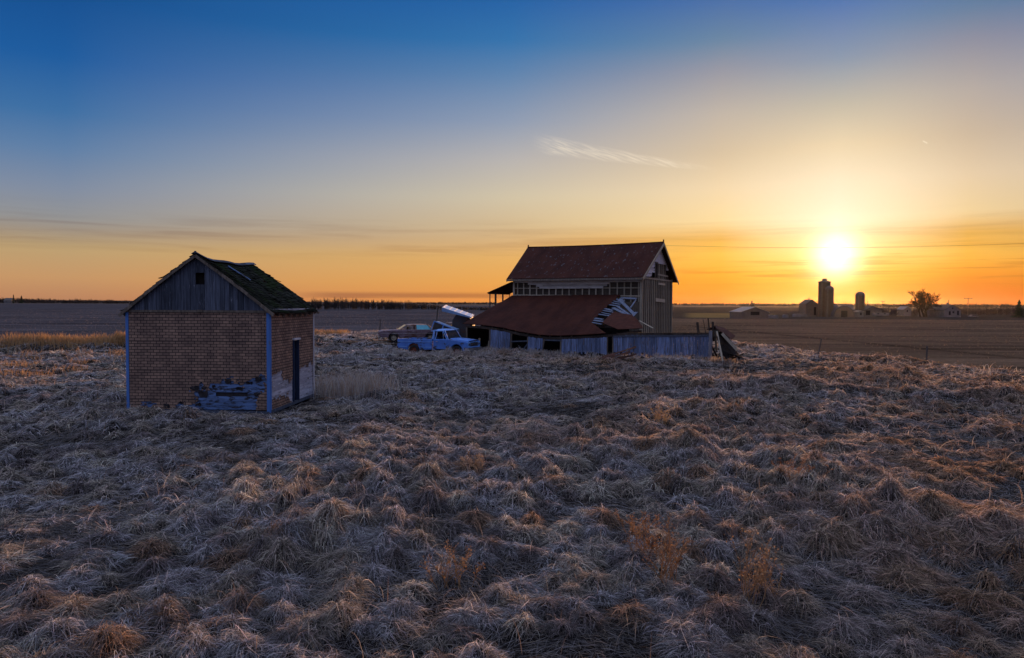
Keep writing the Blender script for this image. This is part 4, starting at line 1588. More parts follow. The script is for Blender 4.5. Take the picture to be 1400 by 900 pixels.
# loose stuff under the roof edge
mb = MB()
mb.board((-10.15, -LD + .5, 0), (-10.1, -LD + .5, 1.0), .14, .03, (0, 1, 0))
mb.board((-9.6, -LD + .9, 0), (-9.5, -LD + .9, .8), .2, .03, (0, 1, 0))
mb.build_each('leaning_board', M['stud'], house)

# ---- wreckage at the right end: separate loose things
rt = lambda x, y, z: tuple(bw(x, y, z))


def loose(name, mb, mat, label, cat, group=None, **kw):
    return tag(mb.build(name, mat, None, **kw), label, cat, group)


mb = MB()
for k in range(26):
    x = rnd.uniform(.6, 5.9)
    y = -5.85 + rnd.uniform(.05, 1.4)
    a = rnd.uniform(-.35, .35)
    ln_ = rnd.uniform(.6, 2.2)
    z = 1.45 + rnd.uniform(0, .18)
    mb.board(rt(x - ln_ / 2, y, z + jt(.06)), rt(x + ln_ / 2, y + a, z + jt(.06)), rnd.uniform(.08, .2), .03, (jt(.3), jt(.3), 1))
for k in range(12):
    x = rnd.uniform(.6, 5.9)
    mb.board(rt(x, -5.8, 1.62), rt(x + jt(.5), -3.6, .1), .1, .05)
loose('board_pile', mb, M['dark_board'], 'heap of fallen brown boards along the top of the low bleached wall', 'boards')
for px, lean_, top, wd, lab in ((955.5, -.20, 441, .16, 'short dark plank stub sticking up left of the other splintered boards'),
                           (967, -.34, 437, .05, 'thin dark stick tilting left among the splintered boards at the wall end'),
                           (972, -.22, 435, .09, 'tallest dark splintered board standing up at the wall end'),
                           (977, -.12, 440, .14, 'short dark splintered board nearest the collapsed roof sheet')):
    u_, v_ = local(BN_O, bn_x, bn_y, gx(px, 44.6), 44.6)
    zt = at(px, top, 44.6).z
    mb = MB()
    mb.board(rt(u_, -5.3, 1.2), rt(u_ + lean_ * .8, -5.3, zt), wd, .04, (.3, .95, 0))
    loose('broken_board', mb, M['dark_board'], lab, 'board', 'splintered boards at the end of the low wall')
mb = MB()
p = [at(978, 446, 44.2), at(990, 449.5, 43.6), at(1005, 460, 43.2)]
q = [at(979, 450, 43.0), at(990, 457, 42.8), at(1000, 465, 42.6)]
r_ = [at(966, 451, 46.5), at(982, 452, 46.4), at(1002, 462, 46.0)]
mb.slab([r_, p, q], .05)
loose('collapsed_roof_sheet', mb, M['rust_dark'], 'bent roof sheet hanging off the end of the low wall, edge catching the sun', 'roof sheet')
mb = MB()
mb.slab([[at(985, 453, 44.0), at(997, 464, 43.6), at(1008.5, 478.5, 43.0)], [at(981, 456, 43.0), at(990, 470, 42.8), at(1003, 486, 42.6)],
         [at(980, 462, 42.6), at(985, 478, 42.5), at(992, 491, 42.5)]], .04)
loose('fallen_wall_panel', mb, M['dark'], 'dark wall panel slumped to the ground under the bent roof sheet', 'wall panel')
mb = MB()
for k in range(15):
    x0, x1 = rnd.uniform(976, 992), rnd.uniform(978, 1013)
    y0 = 448 + (x0 - 976) * .55 + rnd.uniform(0, 6)
    mb.board(at(x0, y0, 44.6 + jt(.5)), at(x1, 478 + rnd.uniform(0, 14), 43.2 + jt(.9)), rnd.uniform(.07, .2), .03, (jt(1), 1, jt(1)))
for k in range(9):
    x0 = rnd.uniform(985, 1012)
    mb.board(at(x0, 487 + jt(4), 42.8 + jt(.7)), at(x0 + rnd.uniform(8, 22), 486 + jt(5), 43.0 + jt(.9)), rnd.uniform(.07, .2), .03, (jt(.3), jt(.3), 1))
loose('board_heap', mb, M['dark_board'], 'heap of dark collapsed boards on the ground under the bent roof sheet', 'boards')
mb = MB()
mb.board(at(980, 453, 42.9), at(988, 494, 42.0), .09, .05, (0, 1, 0))
loose('leaning_board', mb, M['stud'], 'pale narrow board leaning against the end of the low wall', 'board')
mb = MB()
mb.board(at(987, 456, 42.6), at(1008, 479, 42.2), .16, .03, (0, 1, .5))
loose('leaning_board', mb, M['stud'], 'wide tan board sloping to the ground along the fallen panel', 'board')
mb = MB()
mb.board(at(874, 439, 48.4), at(893, 449, 46.8), .09, .05)
loose('leaning_board', mb, M['stud'], 'thin tan board slanting from the torn lean-to roof to the low wall', 'board')
# rusty wreckage in the grass before the wall
mb = MB()
c0 = at(846, 484, 42.4)
for a, b, w_ in (((-1.2, 0, .12), (1.0, .1, .82), .40), ((-1.0, -.3, .12), (.6, -.25, .56), .30), ((-.6, -.5, .05), (1.0, -.1, .42), .24)):
    A, Bv = Vector((c0.x, 42.4, .12)) + Vector(a), Vector((c0.x, 42.4, .12)) + Vector(b)
    g = [[A + (Bv - A) * (i / 5) + Vector((jt(.03), (j - 1) * w_ * .6, .08 * (j == 1) + jt(.05))) for i in range(6)] for j in range(3)]
    mb.slab(g, .02)
for o_, lab in zip(mb.build_each('crumpled_sheet', M['rust_dark']), ('largest crumpled rust-red metal sheet, topmost in the scrap before the low wall', 'middle crumpled rust-red metal strip in the scrap before the low wall',
                                                                    'lowest crumpled rust-red metal strip lying in front of the scrap before the wall')):
    tag(o_, lab, 'metal sheet', 'scrap metal in the grass before the low wall')
for (x0, y0), (x1, y1), lab in (((850, 497), (858, 476), 'dark stick leaning up from the grass beside the crumpled red sheet'),):
    mb = MB()
    mb.board(at(x0, y0, 41.9), at(x1, y1, 42.3), .05, .04)
    loose('fallen_stick', mb, M['board_brown'], lab, 'stick')


# ------------------------------------------------------------------ vehicles
def arc(cx, cz, r, a0, a1, n=9):
    return [(cx + r * math.cos(R(a0 + (a1 - a0) * k / n)), cz + r * math.sin(R(a0 + (a1 - a0) * k / n))) for k in range(n + 1)]


def wheel(parent, x, y, r, width, rim_mat, z=None):
    z = r if z is None else z
    s = 1 if y > 0 else -1
    hub = thing('wheel', None, None, (x, y, z))
    hub.parent = parent
    mb = MB()
    mb.lathe([(r * .62, -width / 2), (r * .9, -width / 2), (r, -width * .3), (r, width * .3), (r * .9, width / 2), (r * .62, width / 2)], n=22, axis='Y', close=True)
    mb.build('tyre', M['tyre'], hub, smooth=False)
    mb = MB()
    o = s * width * .30
    mb.lathe([(0, o + s * .03), (r * .2, o + s * .03), (r * .26, o), (r * .50, o - s * .03), (r * .64, o + s * .05), (r * .64, -s * width * .4)], n=18, axis='Y')
    mb.build('rim', rim_mat, hub)
    return hub


# --- blue pickup: x forward, y left, z up
truck = thing('pickup_truck', 'faded blue pickup truck with rust patches sunk in dry grass before the lean-to', 'truck',
              (TRUCK_P.x, TRUCK_P.y, T(TRUCK_P.x, TRUCK_P.y) - .02), TRUCK_A)
HWB = .96
TP = M['truck_paint']
RX, FX, WR, AR = -1.42, 1.74, .365, .44
for s in (-1, 1):                                        # bed sides with wheel arch
    prof = [(-2.64, 1.10), (-2.66, .62), (-2.58, .50)] + [(RX + AR * math.cos(R(a)), .40 + AR * math.sin(R(a))) for a in range(180, -1, -15)] + [(-.02, .46), (-.02, 1.12)]
    mb = MB()
    mb.prism(prof, s * HWB, s * (HWB - .10))
    side = mb.build('bed_side', TP, truck, bevel=.018)
    mb = MB()
    mb.board((-2.62, s * (HWB + .012), .93), (-.05, s * (HWB + .012), .94), .045, .018, (0, s, 0))
    mb.board((-2.5, s * (HWB + .012), .60), (RX - AR - .03, s * (HWB + .012), .60), .05, .018, (0, s, 0))
    mb.board((RX + AR + .03, s * (HWB + .012), .60), (-.05, s * (HWB + .012), .60), .05, .018, (0, s, 0))
    mb.build('side_trim', M['truck_roof'], side)
mb = MB()
mb.box((-1.33, 0, .62), (2.56, 1.74, .05))
mb.box((-.06, 0, .86), (.05, 1.74, .50))
mb.box((RX, .70, .75), (.9, .3, .22))
mb.box((RX, -.70, .75), (.9, .3, .22))
mb.build('bed_floor', M['rust'], truck)
mb = MB()
mb.box((-2.63, 0, .83), (.06, 1.72, .50))
mb.build('tailgate', TP, truck, bevel=.015)
# cab lower, doors, front clip
mb = MB()
mb.prism([(.02, 1.14), (.02, .42), (1.12, .42), (1.12, 1.14)], -HWB + .02, HWB - .02)
mb.build('cab_body', TP, truck, bevel=.03)
for s in (-1, 1):
    mb = MB()
    mb.prism([(.20, 1.12), (.20, .50), (1.06, .50), (1.06, 1.12)], s * (HWB - .03), s * (HWB + .008))
    d = mb.build('door', TP, truck, bevel=.014)
    mb = MB()
    mb.board((.26, s * (HWB + .03), .98), (.40, s * (HWB + .03), .98), .03, .03, (0, s, 0))
    mb.build('handle', M['chrome'], d)
    mb = MB()
    mb.board((.20, s * (HWB + .01), .47), (1.08, s * (HWB + .01), .47), .05, .02, (0, s, 0))
    mb.build('rocker_trim', M['dark'], d)
    mb = MB()                                            # window frame of the door
    y0, y1 = s * (HWB - .04), s * (HWB - .17)
    for a, b in (((.20, y0, 1.10), (.26, y1, 1.66)), ((.26, y1, 1.66), (.70, y1, 1.67)), ((.70, y1, 1.67), (1.04, y0, 1.12))):
        mb.tube(a, b, .026, n=6)
    mb.tube((.66, y1, 1.66), (.80, y0, 1.12), .014, n=6)
    mb.build('window_frame', M['truck_roof'], d)
clip = [(1.10, 1.14), (1.10, .44)] + [(FX + AR * math.cos(R(a)), .40 + AR * math.sin(R(a))) for a in range(180, -1, -15)] + \
       [(2.46, .46), (2.52, .62), (2.52, .98), (2.40, 1.02)]
for s in (-1, 1):
    mb = MB()
    mb.prism(clip, s * HWB, s * (HWB - .22))
    mb.build('fender', TP, truck, bevel=.03)
mb = MB()
grid = []
for i in range(9):
    x = 1.06 + 1.46 * i / 8
    zc = 1.165 - .10 * (i / 8) ** 2.2
    grid.append([(x, y * .80, zc + .035 * (1 - abs(y) ** 2) - (.03 if abs(y) > .95 else 0) + (.012 if .45 < abs(y) < .75 else 0)) for y in np.linspace(-1, 1, 11)])
mb.slab(grid, -.05)
mb.build('hood', TP, truck, smooth=False)
mb = MB()
mb.box((1.75, 0, .75), (1.3, 1.46, .55))
mb.build('engine_bay', M['dark'], truck)
mb = MB()
mb.box((2.50, 0, .80), (.07, 1.80, .38))
gr = mb.build('grille', M['truck_roof'], truck, bevel=.02)
mb = MB()
mb.box((2.535, 0, .83), (.02, 1.12, .24))
mb.build('grille_opening', M['dark'], gr)
mb = MB()
for zz in (.77, .83, .89):
    mb.box((2.55, 0, zz), (.015, 1.10, .022))
mb.build_each('grille_bar', M['chrome'], gr)
for s in (-1, 1):
    mb = MB()
    mb.lathe([(0, 0.05), (.05, .045), (.088, .02), (.10, 0)], n=16, axis='Z')
    mb.v = [(2.53 + z, s * .72 + x, .83 + y) for x, y, z in mb.v]
    mb.build('headlight', M['glass'], truck)
mb = MB()
for a, b in (((2.60, -.93, .52), (2.64, 0, .52)), ((2.64, 0, .52), (2.60, .93, .52)), ((2.60, .93, .52), (2.38, .985, .52)), ((2.60, -.93, .52), (2.38, -.985, .52))):
    mb.board(a, b, .05, .16, (0, 0, 1))
mb.build('front_bumper', M['chrome'], truck)
mb = MB()
mb.board((-2.72, -.9, .55), (-2.72, .9, .55), .05, .14, (0, 0, 1))
mb.build('rear_bumper', M['rust'], truck)
# roof and pillars
mb = MB()
grid = []
for i in range(8):
    t = i / 7
    x = .06 + (.80 - .06) * t
    row = []
    for y in np.linspace(-1, 1, 9):
        e = max(abs(y) ** 4, abs(2 * t - 1) ** 6)
        row.append((x + (.04 if t > .9 else 0), y * (.80 - .03 * t), 1.79 - .085 * e + (.0 if t < .9 else -.01)))
    grid.append(row)
mb.slab(grid, -.06)
mb.build('cab_roof', M['truck_roof'], truck, smooth=True)
for s in (-1, 1):
    mb = MB()
    mb.tube((.80, s * .77, 1.72), (1.14, s * .92, 1.12), .036, n=6)
    mb.tube((.06, s * .79, 1.72), (.03, s * .93, 1.12), .07, n=6)
    mb.build('pillar', M['truck_roof'], truck)
mb = MB()
mb.poly([(.84, -.73, 1.69), (.84, .73, 1.69), (1.13, .86, 1.16), (1.13, -.86, 1.16)])
mb.slab([[(.84, -.73, 1.69), (.84, .73, 1.69)], [(1.13, -.86, 1.16), (1.13, .86, 1.16)]], .008)
mb.build('windshield', M['glass'], truck)
mb = MB()
mb.box((.05, 0, 1.18), (.04, 1.56, .12))
mb.box((.05, 0, 1.68), (.04, 1.50, .10))
mb.build('cab_back', M['truck_roof'], truck)
mb = MB()
mb.box((.06, 0, 1.43), (.012, 1.48, .42))
mb.build('rear_window', M['glass'], truck)
mb = MB()
mb.box((.28, 0, 1.06), (.28, 1.5, .36))
mb.box((.55, 0, .98), (.6, 1.5, .16))
mb.build('bench_seat', M['dark'], truck, bevel=.04)
mb = MB()
mb.lathe([(.19, -.012), (.205, 0), (.19, .012), (.178, 0)], n=16, close=True)
mb.v = [(.88 + .5 * z - .45 * x * .0 + x * .30, .38 + y, 1.20 + x * .9) for x, y, z in mb.v]
mb.build('steering_wheel', M['tyre'], truck)
for x, y in ((RX, .84), (RX, -.84), (FX, .84), (FX, -.84)):
    wheel(truck, x, y, WR, .2, M['rust'])


# --- old sedans behind it
def sedan(name, label, pos, ang, body, roof, pane=None, sink=0.0, group=None):
    car = thing(name, label, 'car', (pos.x, pos.y, T(pos.x, pos.y) - sink), ang, group)
    rx, fx, r, ar = -1.55, 1.45, .34, .42
    prof = [(-2.72, .90), (-2.74, .50), (-2.5, .36)] + [(rx + ar * math.cos(R(a)), .36 + ar * math.sin(R(a))) for a in range(180, -1, -20)] + [(-.9, .32), (.9, .32)] + \
           [(fx + ar * math.cos(R(a)), .36 + ar * math.sin(R(a))) for a in range(180, -1, -20)] + [(2.45, .38), (2.62, .55), (2.64, .82), (2.40, .92), (.95, .98), (-1.55, 1.0), (-2.3, .97)]
    mb = MB()
    mb.prism(prof, -.95, .95)
    mb.build('body', body, car, bevel=.05)
    mb = MB()
    grid = []
    for i in range(8):
        t = i / 7
        x = -1.35 + 1.75 * t
        grid.append([(x, y * .70, 1.44 - .07 * max(abs(y) ** 4, abs(2 * t - 1) ** 5)) for y in np.linspace(-1, 1, 7)])
    mb.slab(grid, -.05)
    mb.build('roof', roof, car, smooth=True)
    for s in (-1, 1):
        mb = MB()
        mb.tube((.40, s * .68, 1.38), (1.0, s * .86, .97), .028, n=6)
        mb.tube((-1.35, s * .68, 1.38), (-1.75, s * .86, .99), .07, .1, n=6)
        mb.tube((-.35, s * .70, 1.38), (-.38, s * .88, .98), .035, n=6)
        mb.build('pillar', roof, car)
        mb = MB()
        mb.prism([(-.33, .92), (-.33, .42), (.85, .42), (.85, .94)], s * .93, s * .965)
        d = mb.build('door', body, car, bevel=.012)
        mb = MB()
        mb.board((-.22, s * .985, .84), (-.05, s * .985, .84), .03, .03, (0, s, 0))
        mb.build('handle', M['chrome'], d)
        mb = MB()
        mb.board((-2.6, s * .96, .70), (2.5, s * .96, .68), .04, .02, (0, s, 0))
        mb.build('side_trim', M['chrome'], car)
        mb = MB()
        mb.slab([[(-.42, s * .71, 1.36), (-1.30, s * .70, 1.35)], [(-.44, s * .875, 1.0), (-1.68, s * .86, 1.0)]], .01)
        mb.build('rear_side_window', pane if pane is not None and s == 1 else M['glass'], car)
    mb = MB()
    mb.slab([[(.44, -.66, 1.37), (.44, .66, 1.37)], [(.99, -.82, 1.0), (.99, .82, 1.0)]], .01)
    mb.build('windshield', M['glass'], car)
    mb = MB()
    mb.slab([[(-1.38, -.64, 1.37), (-1.38, .64, 1.37)], [(-1.80, -.8, 1.0), (-1.80, .8, 1.0)]], .01)
    mb.build('rear_window', M['glass'], car)
    mb = MB()
    mb.box((-.9, 0, 1.0), (.25, 1.5, .34))
    mb.box((.15, .4, 1.0), (.2, .55, .38))
    mb.box((.15, -.4, 1.0), (.2, .55, .38))
    mb.build('seat', M['board_brown'], car, bevel=.05)
    mb = MB()
    mb.board((2.66, -.95, .48), (2.66, .95, .48), .06, .16, (0, 0, 1))
    mb.build('front_bumper', M['chrome'], car)
    mb = MB()
    mb.board((-2.78, -.95, .50), (-2.78, .95, .50), .06, .16, (0, 0, 1))
    mb.build('rear_bumper', M['chrome'], car)
    for s in (-1, 1):
        mb = MB()
        mb.lathe([(0, 0.04), (.06, .03), (.085, 0)], n=14)
        mb.v = [(2.63 + z, s * .7 + x, .70 + y) for x, y, z in mb.v]
        mb.build('headlight', M['glass'], car)
    for x, y in ((rx, .82), (rx, -.82), (fx, .82), (fx, -.82)):
        wheel(car, x, y, r, .2, M['stud'])
    return car


SP = Vector((gx(561, 61.0), 61.0, 0))
sedan('rusty_sedan', 'rust-maroon sedan with one cyan-covered rear side window, behind the blue pickup', SP, R(180 + 14), M['sedan_paint'], M['sedan_roof'], M['cyan_pane'], sink=-.22)
SP2 = Vector((gx(619, 66.0), 66.0, 0))
sedan('rusty_sedan', 'brown car showing only its rusty roofline behind the tilted blue window frame', SP2, R(172), M['sedan_paint'], M['sedan_roof'], sink=-.38)

# blue camper cap leaning up behind the pickup bed
capp = Vector((gx(604, 54.0), 54.0, 0))
cap = thing('camper_cap', 'grey-blue camper cap with framed dark panes, tilted up behind the pickup cab', 'camper cap', (capp.x, capp.y, 0), R(-8))
cz = lambda x: 2.10 - (x + .55) * .42
mb = MB()
mb.prism([(-.80, .05), (-.58, 2.10), (1.05, 1.52), (1.05, .05)], .02, 1.3)
mb.build('shell', M['cap_paint'], cap, bevel=.02)
mb = MB()
fp = [(-.80, 1.50), (-.56, 2.12), (1.12, 1.48), (.95, 1.30), (-.80, 1.40)]
for (a, b), (c, d) in zip(fp, fp[1:]):
    mb.board((a, -.02, b), (c, -.02, d), .07, .05, (0, 1, 0))
mb.board((.14, -.02, 1.86), (-.02, -.02, 1.35), .07, .05, (0, 1, 0))
fo = mb.build('window_frame', M['truck_roof'], cap)
mb = MB()
mb.prism([(-.72, 1.48), (-.54, 2.04), (.08, 1.84), (-.04, 1.42)], -.006, .03)
mb.build('pane', M['glass'], fo)
mb = MB()
mb.prism([(.04, 1.42), (.18, 1.80), (.98, 1.50), (.86, 1.34)], -.006, .03)
mb.build('pane', M['glass'], fo)

# derelict grain truck with its pale box tipped up
gp = Vector((gx(634, 56.5), 56.5, 0))
gt = thing('tipped_truck', 'dark derelict truck with its long pale box tipped up beside the lean-to roof', 'truck', (gp.x, gp.y, 0), R(-8))
mb = MB()
mb.prism([(-.75, 2.15), (-.45, 2.62), (.55, 2.55), (.75, 2.0), (.8, .6), (-.8, .6)], -.75, .75)
mb.build('cab', paint('dark_rusted_paint', (.055, .05, .055), (.035, .03, .032), lo=.5, hi=.62, rough=.6), gt, bevel=.08)
mb = MB()
mb.box((.8, 0, .7), (4.5, .8, .25))
mb.build('frame', M['rust'], gt)
o_ = Vector((gp.x, gp.y, 0))
bxr = Matrix.Rotation(R(-8), 3, 'Z').inverted()


def gl(px, py, Y):
    return bxr @ (at(px, py, Y) - o_)


a, b, c, d = gl(604.3, 420.3, 55.6), gl(609.2, 416.8, 58.0), gl(648.5, 430.5, 57.0), gl(645, 433.8, 55.0)
up = Vector((0, 0, .36))
i0 = MB()
i0.slab([[a + (b - a) * u + (d - a) * v + (c - b - d + a) * u * v for u in (0, .5, 1)] for v in np.linspace(0, 1, 7)], -.06)
bx_ = i0.build('tipped_box', M['box_white'], gt)
sd = MB()
for p, q, h0, h1 in ((a, d, .30, .08), (a, b, .30, .30), (b, c, .30, .08)):
    sd.slab([[p, q], [p - up * (h0 / .36), q - up * (h1 / .36)]], .05)
sd.build('box_side', M['cap_paint'], bx_)
rb = MB()
for v in np.linspace(.06, .94, 6):
    p, q = a + (d - a) * v, b + (c - b) * v
    rb.board(p + Vector((0, 0, .008)), q + Vector((0, 0, .008)), .05, .016, (0, 0, 1))
rb.build('box_rib', M['box_white'], bx_)
for x, y in ((-.9, .72), (-.9, -.72), (2.2, .72), (2.2, -.72)):
    wheel(gt, x, y, .46, .25, M['rust'])


# ------------------------------------------------------------------ posts and wire
def post(px, Y, top, lean_px, label, grp='old fence posts'):
    base = at(px, 460, Y)
    z0 = T(base.x, Y)
    tp = at(px + lean_px, top, Y)
    mb = MB()
    mb.tube((base.x, Y, z0 - .2), tuple(tp), .055, .045, n=7)
    mb.tube(tuple(tp), tuple(tp + Vector((0, 0, .03))), .045, .02, n=7)
    mb.board((base.x - .01, Y - .05, z0 + (tp.z - z0) * .55), (base.x + .05, Y - .052, z0 + (tp.z - z0) * .57), .02, .02)
    return tag(mb.build('fence_post', M['post']), label, 'fence post', grp)


post(518.5, 66, 436.5, 1.5, 'upright dark fence post just left of the rusty maroon sedan')
post(593.5, 57, 421, 5, 'tall thin dark pole leaning right behind the tilted blue camper cap')
post(1119, 51, 463.5, 4, 'dark fence post leaning right at the field edge below the silos')
post(1267.5, 45.5, 473.5, 0, 'upright dark fence post at the field edge below the bare tree')

# overhead wire from the gable peak to a pole beyond the right of the frame
wp = bw(-.1, HWD / 2, 7.95)
pole_end = Vector((46.0, 50.0, 8.35))
mb = MB()
N = 40
pts = []
for i in range(N + 1):
    t = i / N
    p = wp * (1 - t) + pole_end * t
    p.z -= 4 * .48 * t * (1 - t)
    pts.append(p)
for p, q in zip(pts[:-1], pts[1:]):
    mb.tube(p, q, .007, n=5, caps=False)
tag(mb.build('overhead_wire', M['tyre']), 'thin dark overhead wire running right from the farmhouse gable across the sky', 'wire')
mb = MB()
mb.tube((46.0, 50.0, T(46, 50) - .5), (46.0, 50.0, 8.9), .15, .11, n=10)
mb.board((46.0, 49.0, 8.4), (46.0, 51.0, 8.4), .1, .12)
tag(mb.build('utility_pole', M['post']), 'wooden utility pole carrying the overhead wire from the farmhouse', 'utility pole')


# ------------------------------------------------------------------ distant farmstead
def ground_at(px, Y):
    x = gx(px, Y)
    return Vector((x, Y, T(x, Y)))


def far_h(px, top, Y):
    p = ground_at(px, Y)
    return at(px, top, Y).z - p.z


def silo(px, Y, wpx, top, label, dome, cap_mat='far_grey', nub=False):
    p = ground_at(px, Y)
    r = wpx / 2 * Y / FPX
    h = far_h(px, top, Y)
    s = thing('silo', label, 'silo', tuple(p))
    dh = r * (.95 if dome else .35)
    mb = MB()
    mb.lathe([(r, 0), (r, h - dh)], n=28)
    zz = 1.0
    while zz < h - dh - .3:
        mb.lathe([(r + .01, zz - .04), (r + .07, zz), (r + .01, zz + .04)], n=28)
        zz += 1.15
    w_ = mb.build('wall', M['concrete'], s, smooth=False)
    mb = MB()
    if dome:
        mb.lathe([((r + .08) * math.cos(R(a)), h - dh + dh * math.sin(R(a))) for a in range(0, 91, 10)], n=28)
    else:
        mb.lathe([(r + .25, h - dh), (r + .25, h - dh + .18), (r * .4, h - .25), (r * .4, h + .5), (r * .22, h + .8), (0, h + .85)], n=28)
    mb.build('cap', M[cap_mat], s)
    mb = MB()
    mb.box((-r * .78, -r * .78, h * .46), (.7, .7, h * .92), Matrix.Rotation(R(45), 3, 'Z'))
    mb.build('chute', M['far_grey'], s)
    return s


silo(1126.7, 385, 15.5, 383.2, 'tallest concrete silo with flat conical cap, directly below the sun', False)
silo(1133.8, 378, 11.0, 391.0, 'shorter domed silo standing against the right side of the tallest silo', True)
silo(1175.8, 388, 12.0, 398.8, 'lone domed silo standing apart to the right of the twin silos', True)


def barn(name, label, cat, px0, px1, Y, eave, apex, depth=12.0, ridge_along='y', wall='far_grey', roof='far_roof', openings=(), rz=0.0, overhang=.35, chim=None):
    """gable building; openings are (px0, px1, top_px, bottom_px, kind)"""
    pm = ground_at((px0 + px1) / 2, Y)
    x0, x1 = gx(px0, Y), gx(px1, Y)
    hw_ = (x1 - x0) / 2
    he, hr_ = far_h((px0 + px1) / 2, eave, Y), far_h((px0 + px1) / 2, apex, Y)
    b = thing(name, label, cat, tuple(pm), rz)
    mb = MB()
    if ridge_along == 'y':
        mb.prism([(-hw_, -.5), (hw_, -.5), (hw_, he), (0, hr_ - .1), (-hw_, he)], 0, depth)
    else:
        i = len(mb.v)
        mb.v += [(x, y, z) for x in (-hw_, hw_) for y, z in ((0, -.5), (depth, -.5), (depth, he), (depth / 2, hr_ - .1), (0, he))]
        mb.f += [[0, 1, 2, 3, 4], [9, 8, 7, 6, 5]] + [[k, (k + 1) % 5, 5 + (k + 1) % 5, 5 + k] for k in range(5)]
    mb.build('wall', M[wall], b)
    mb = MB()
    if ridge_along == 'y':
        sl = (hr_ - he) / hw_
        for s in (-1, 1):
            mb.slab([[(0, y, hr_ + .06), (s * (hw_ + overhang), y, he - sl * overhang + .06)] for y in (-overhang, depth + overhang)], .14 * s)
    else:
        sl = (hr_ - he) / (depth / 2)
        for s in (-1, 1):
            yb = depth / 2 + s * (depth / 2 + overhang)
            mb.slab([[(x, depth / 2, hr_ + .06), (x, yb, he - sl * overhang + .06)] for x in (-hw_ - overhang, hw_ + overhang)], -.14 * s)
    rf = mb.build('roof', M[roof], b)
    if chim:
        mb = MB()
        mb.box((chim, depth * .5, hr_ + .4), (.6, .6, 1.4))
        mb.build('chimney', M['board_brown'], rf)
    for (a, c, t_, bt, kind) in openings:
        xa, xb = gx(a, Y) - pm.x, gx(c, Y) - pm.x
        za, zb = at(a, t_, Y).z - pm.z, max(at(a, bt, Y).z - pm.z, .02)
        mb = MB()
        mb.box(((xa + xb) / 2, -.02, (za + zb) / 2), (xb - xa, .10, za - zb))
        o = mb.build(kind, M['dark'], b)
        if kind == 'window':
            mb = MB()
            for q in (xa, xb):
                mb.box((q, -.08, (za + zb) / 2), (.12, .06, za - zb + .2))
            for q in (za, zb):
                mb.box(((xa + xb) / 2, -.081, q), (xb - xa + .2, .06, .12))
            mb.build('frame', M['far_white'], o)
    return b


fg = barn('grain_shed', 'tall gabled grain shed with roof vent, left of the twin silos', 'shed', 1102, 1118, 392, 415.5, 409.8, 9, wall='far_grey', openings=((1113, 1116, 420, 431, 'door'),))
mb = MB()
hh = far_h(1110.5, 409.8, 392)
mb.tube((0, 4, hh - .2), (0, 4, hh + .8), .25, n=8)
mb.lathe([(.45, hh + .8), (0, hh + 1.1)], c=(0, 4, 0), n=8)
mb.tube((0, 4, hh + 1.0), (0, 4, hh + 1.7), .05, n=5)
mb.build('roof_vent', M['far_tin'], fg)
# rounded hoop barn
Y = 372
p = ground_at(1154.5, Y)
hb = thing('hoop_barn', 'rounded dark hoop barn between the twin silos and the lone silo', 'barn', tuple(p))
rw, rh = 14.3 * Y / FPX, far_h(1154, 418.5, Y)
prof = [(rw * math.cos(R(a)), rh * max(0.0, math.sin(R(a))) ** .9) for a in range(0, 181, 10)]
mb = MB()
mb.prism(prof, 0.15, 15)
mb.build('shell', M['far_roof'], hb)
mb = MB()
mb.prism([(x * .93, z * .93) for x, z in prof], 0, .3)
ew = mb.build('end_wall', M['board_brown'], hb)
mb = MB()
mb.box((0, -.05, 1.6), (3.2, .1, 3.2))
mb.build('door', M['dark'], ew)
mb = MB()
mb.box((0, 7, rh + .05), (1.6, 14, .2))
mb.build('ridge_vent', M['far_tin'], hb)
barn('long_barn', 'long low barn with grey roof stretching behind the hoop barn', 'barn', 1137, 1171, 410, 424, 416.6, 14, 'x', 'far_grey', 'far_roof')
barn('low_shed', 'low shed with pale walls and shallow roof, right of the lone silo', 'shed', 1181, 1206, 384, 424.5, 418.8, 12, 'y', 'far_grey', 'far_roof', openings=((1184, 1190, 424.6, 431, 'door'),))
barn('white_lean_to', 'small white block against the foot of the lone silo', 'shed', 1174, 1181, 380, 426.2, 424.8, 5, 'y', 'far_white', 'far_tin', openings=((1176.4, 1178.2, 427.5, 431, 'door'),))
barn('farm_house', 'white gabled house with dark windows, right of the bare tree', 'house', 1291, 1314, 386, 424.0, 416.8, 11, 'y', 'far_white', 'far_roof',
     openings=((1297.5, 1300, 425.8, 431, 'door'), (1302.2, 1305, 425.6, 428.4, 'window'), (1308.5, 1311.5, 425.0, 431, 'window'), (1301.4, 1303.6, 420.6, 422.8, 'window')), chim=.5)
barn('farm_house', 'pale low house partly behind the right side of the bare tree', 'house', 1272, 1287.5, 396, 424.5, 417.8, 12, 'x', 'far_white', 'far_roof',
     openings=((1277, 1282, 427.5, 431, 'window'),), chim=1.0)
barn('farm_house', 'bluish white building front between the dark bushes left of the bare tree', 'house', 1236, 1246, 420, 423, 419.2, 8, 'y', 'far_white', 'far_tin', openings=((1239.5, 1241.5, 424, 427, 'window'),))
barn('machine_shed', 'low pale machine shed with open dark doorway, alone in the field left of the silos', 'shed', 1014, 1051, 300, 426.6, 419.9, 16, 'y', 'far_grey', 'far_tin',
     openings=((1026.5, 1038.5, 426.3, 431, 'doorway'),))
